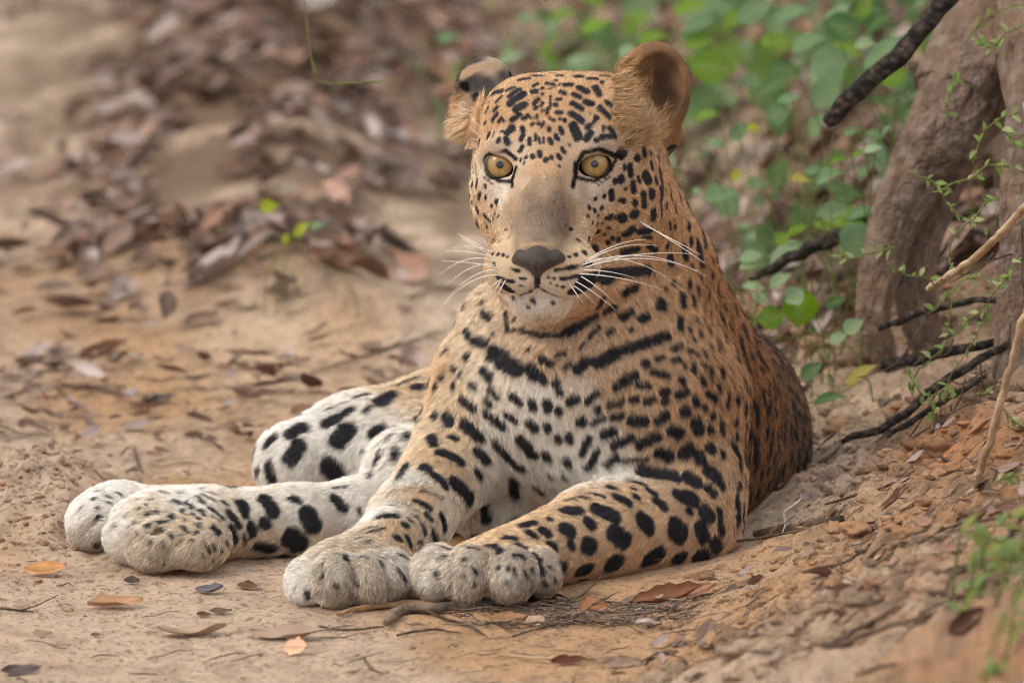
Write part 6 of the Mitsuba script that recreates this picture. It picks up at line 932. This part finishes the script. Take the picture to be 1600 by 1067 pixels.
# fine creepers hanging over roots and bank
CL = ['fine light green creeper shoot standing up before the trunk, topmost', 'creeper tendril with yellow-green buds across the upper trunk', 'pale creeper spray over the dark hollow between the roots', 'creeper tip with pale paired leaves over the big heart-shaped leaf',
      'creeper hanging down the split root into the hollow', 'short creeper sprig low on the split root', 'creeper arching through the hollow below the spray', 'curved green creeper shoot in front of the lower roots', 'long creeper descending along the right roots',
      'reddish creeper runner slanting down over the stubby black stick', 'creeper loop near the runner end above the long dark stick', 'creeper runner lying to the right of the loop', 'tiny creeper leaf hanging below the loop', 'creeper sprig at the top right corner on the trunk',
      'short creeper curl at the right edge beside the trunk', 'creeper strand rising toward the right edge above the hollow', 'creeper bit at the right edge beside the leaning straw stalk', 'bright sprig at the right edge over the grey log', 'short upright creeper blade by the thin dark stick']
for pts, label in zip(CREEP, CL):
    p = np.array(pts) / 1000; n = 6 * len(p); line = smooth_line(p, n); line += (np.stack([meshkit.noise(line * 45, 300 + k) for k in range(3)], 1) - .5) * .012
    key = thing('creeper', label, 'creeper'); obj(key + '__stem', shape(*tube(line, np.linspace(.0012, .0007, n), 5), 'stem'))
    for j in list(range(2, n - 1, 3)) + [n - 1, n - 1]:
        for sgn in ((-1, 1) if rng.random() < .3 else (rng.choice([-1, 1]),)):
            d = unit(line[min(j + 1, n - 1)] - line[j - 1]); d = unit(d + np.array([rng.normal(0, .4), rng.normal(0, .5), sgn * .9 + rng.normal(0, .3)]))
            L = rng.uniform(.007, .017); v, f, col = green_leaf(line[j], d, L, L * rng.uniform(.2, .45), (132, 160, 92) if rng.random() < .7 else (176, 190, 140), rng, 7, 3)
            obj(key + '__leaf', shape(v, f, 'leaf_surface', color=col))
WL = ['tall blurred weed nearest the camera in the bottom right corner', 'second blurred weed stalk beside it, leaning right', 'feathery green weed on the near slope under the grey stalk', 'green weed sprig crossing the grey stalk', 'short weed at the right edge below the grey log', 'yellowish weed stem leaning across the right slope']
for pts, label in zip(NEARWEED, WL):
    p = np.array(pts) / 1000; n = 7 * len(p); line = smooth_line(p, n); key = thing('weed', label, 'weed')
    line = np.vstack([np.linspace([line[0, 0] - .01, line[0, 1], on_ground(line[:1, 0], line[:1, 1])[0] - .005], line[0], 5)[:-1], line]) if line[0, 2] > on_ground(line[:1, 0], line[:1, 1])[0] else line
    obj(key + '__stem', shape(*tube(line, np.linspace(.0020, .0009, len(line)), 5), 'stem'))
    for j in range(4, len(line) - 1, 2):
        d = unit(line[j + 1] - line[j]); d = unit(d * .6 + rng.normal(0, .7, 3) * [1, .6, .8]); L = rng.uniform(.015, .034)
        v, f, col = green_leaf(line[j], d, L, L * .28, (146, 156, 92) if rng.random() < .6 else (130, 158, 104), rng, 7, 3)
        obj(key + '__leaf', shape(v, f, 'leaf_surface', color=col))
# undergrowth beyond: a mass of small leaves and blades on the far bank
P_, C_ = [], []
for k in range(3600):
    y = rng.uniform(1.7, 6.0); x = .05 + .1 * rng.random() + rng.random()**.8 * (.75 + .1 * y) - (.2 if y > 3.4 else 0) * rng.random()
    m = meshkit.noise(np.array([[x * 5, y * 2.2, 3]]), 72)[0]
    if m < .42: continue
    z = on_ground(np.array([x]), np.array([y]))[0] + rng.random()**1.6 * (.34 if m > .5 else .12)
    a = rng.uniform(-2.6, .5); L = rng.uniform(.02, .07)
    v, f, col = green_leaf(np.array([x, y, z]), np.array([math.cos(a), rng.normal(0, .5), -math.sin(a) * .6]), L, L * rng.uniform(.2, .7), GC['gpbddgdd'[rng.integers(8)]], rng, 6, 3)
    P_.append((v, f)); C_.append(col)
for k in range(260):
    y = rng.uniform(3.0, 6.5); x = rng.uniform(-.12, .9); 
    if meshkit.noise(np.array([[x * 4, y * 1.6, 9]]), 73)[0] < .55: continue
    b = np.array([x, y, on_ground(np.array([x]), np.array([y]))[0] - .005]); L = rng.uniform(.04, .13)
    v, f, col = green_leaf(b, np.array([rng.normal(0, .9), rng.normal(0, .4), 1]), L, L * .07, GC['gpbo'[rng.integers(4)]], rng, 6, 3); P_.append((v, f)); C_.append(col)
v, f = joined(P_); scene[thing('undergrowth', 'blurred mass of small green leaves and blades on the far bank', 'undergrowth', None, 'stuff')] = shape(v, f, 'leaf_surface', color=np.vstack(C_))
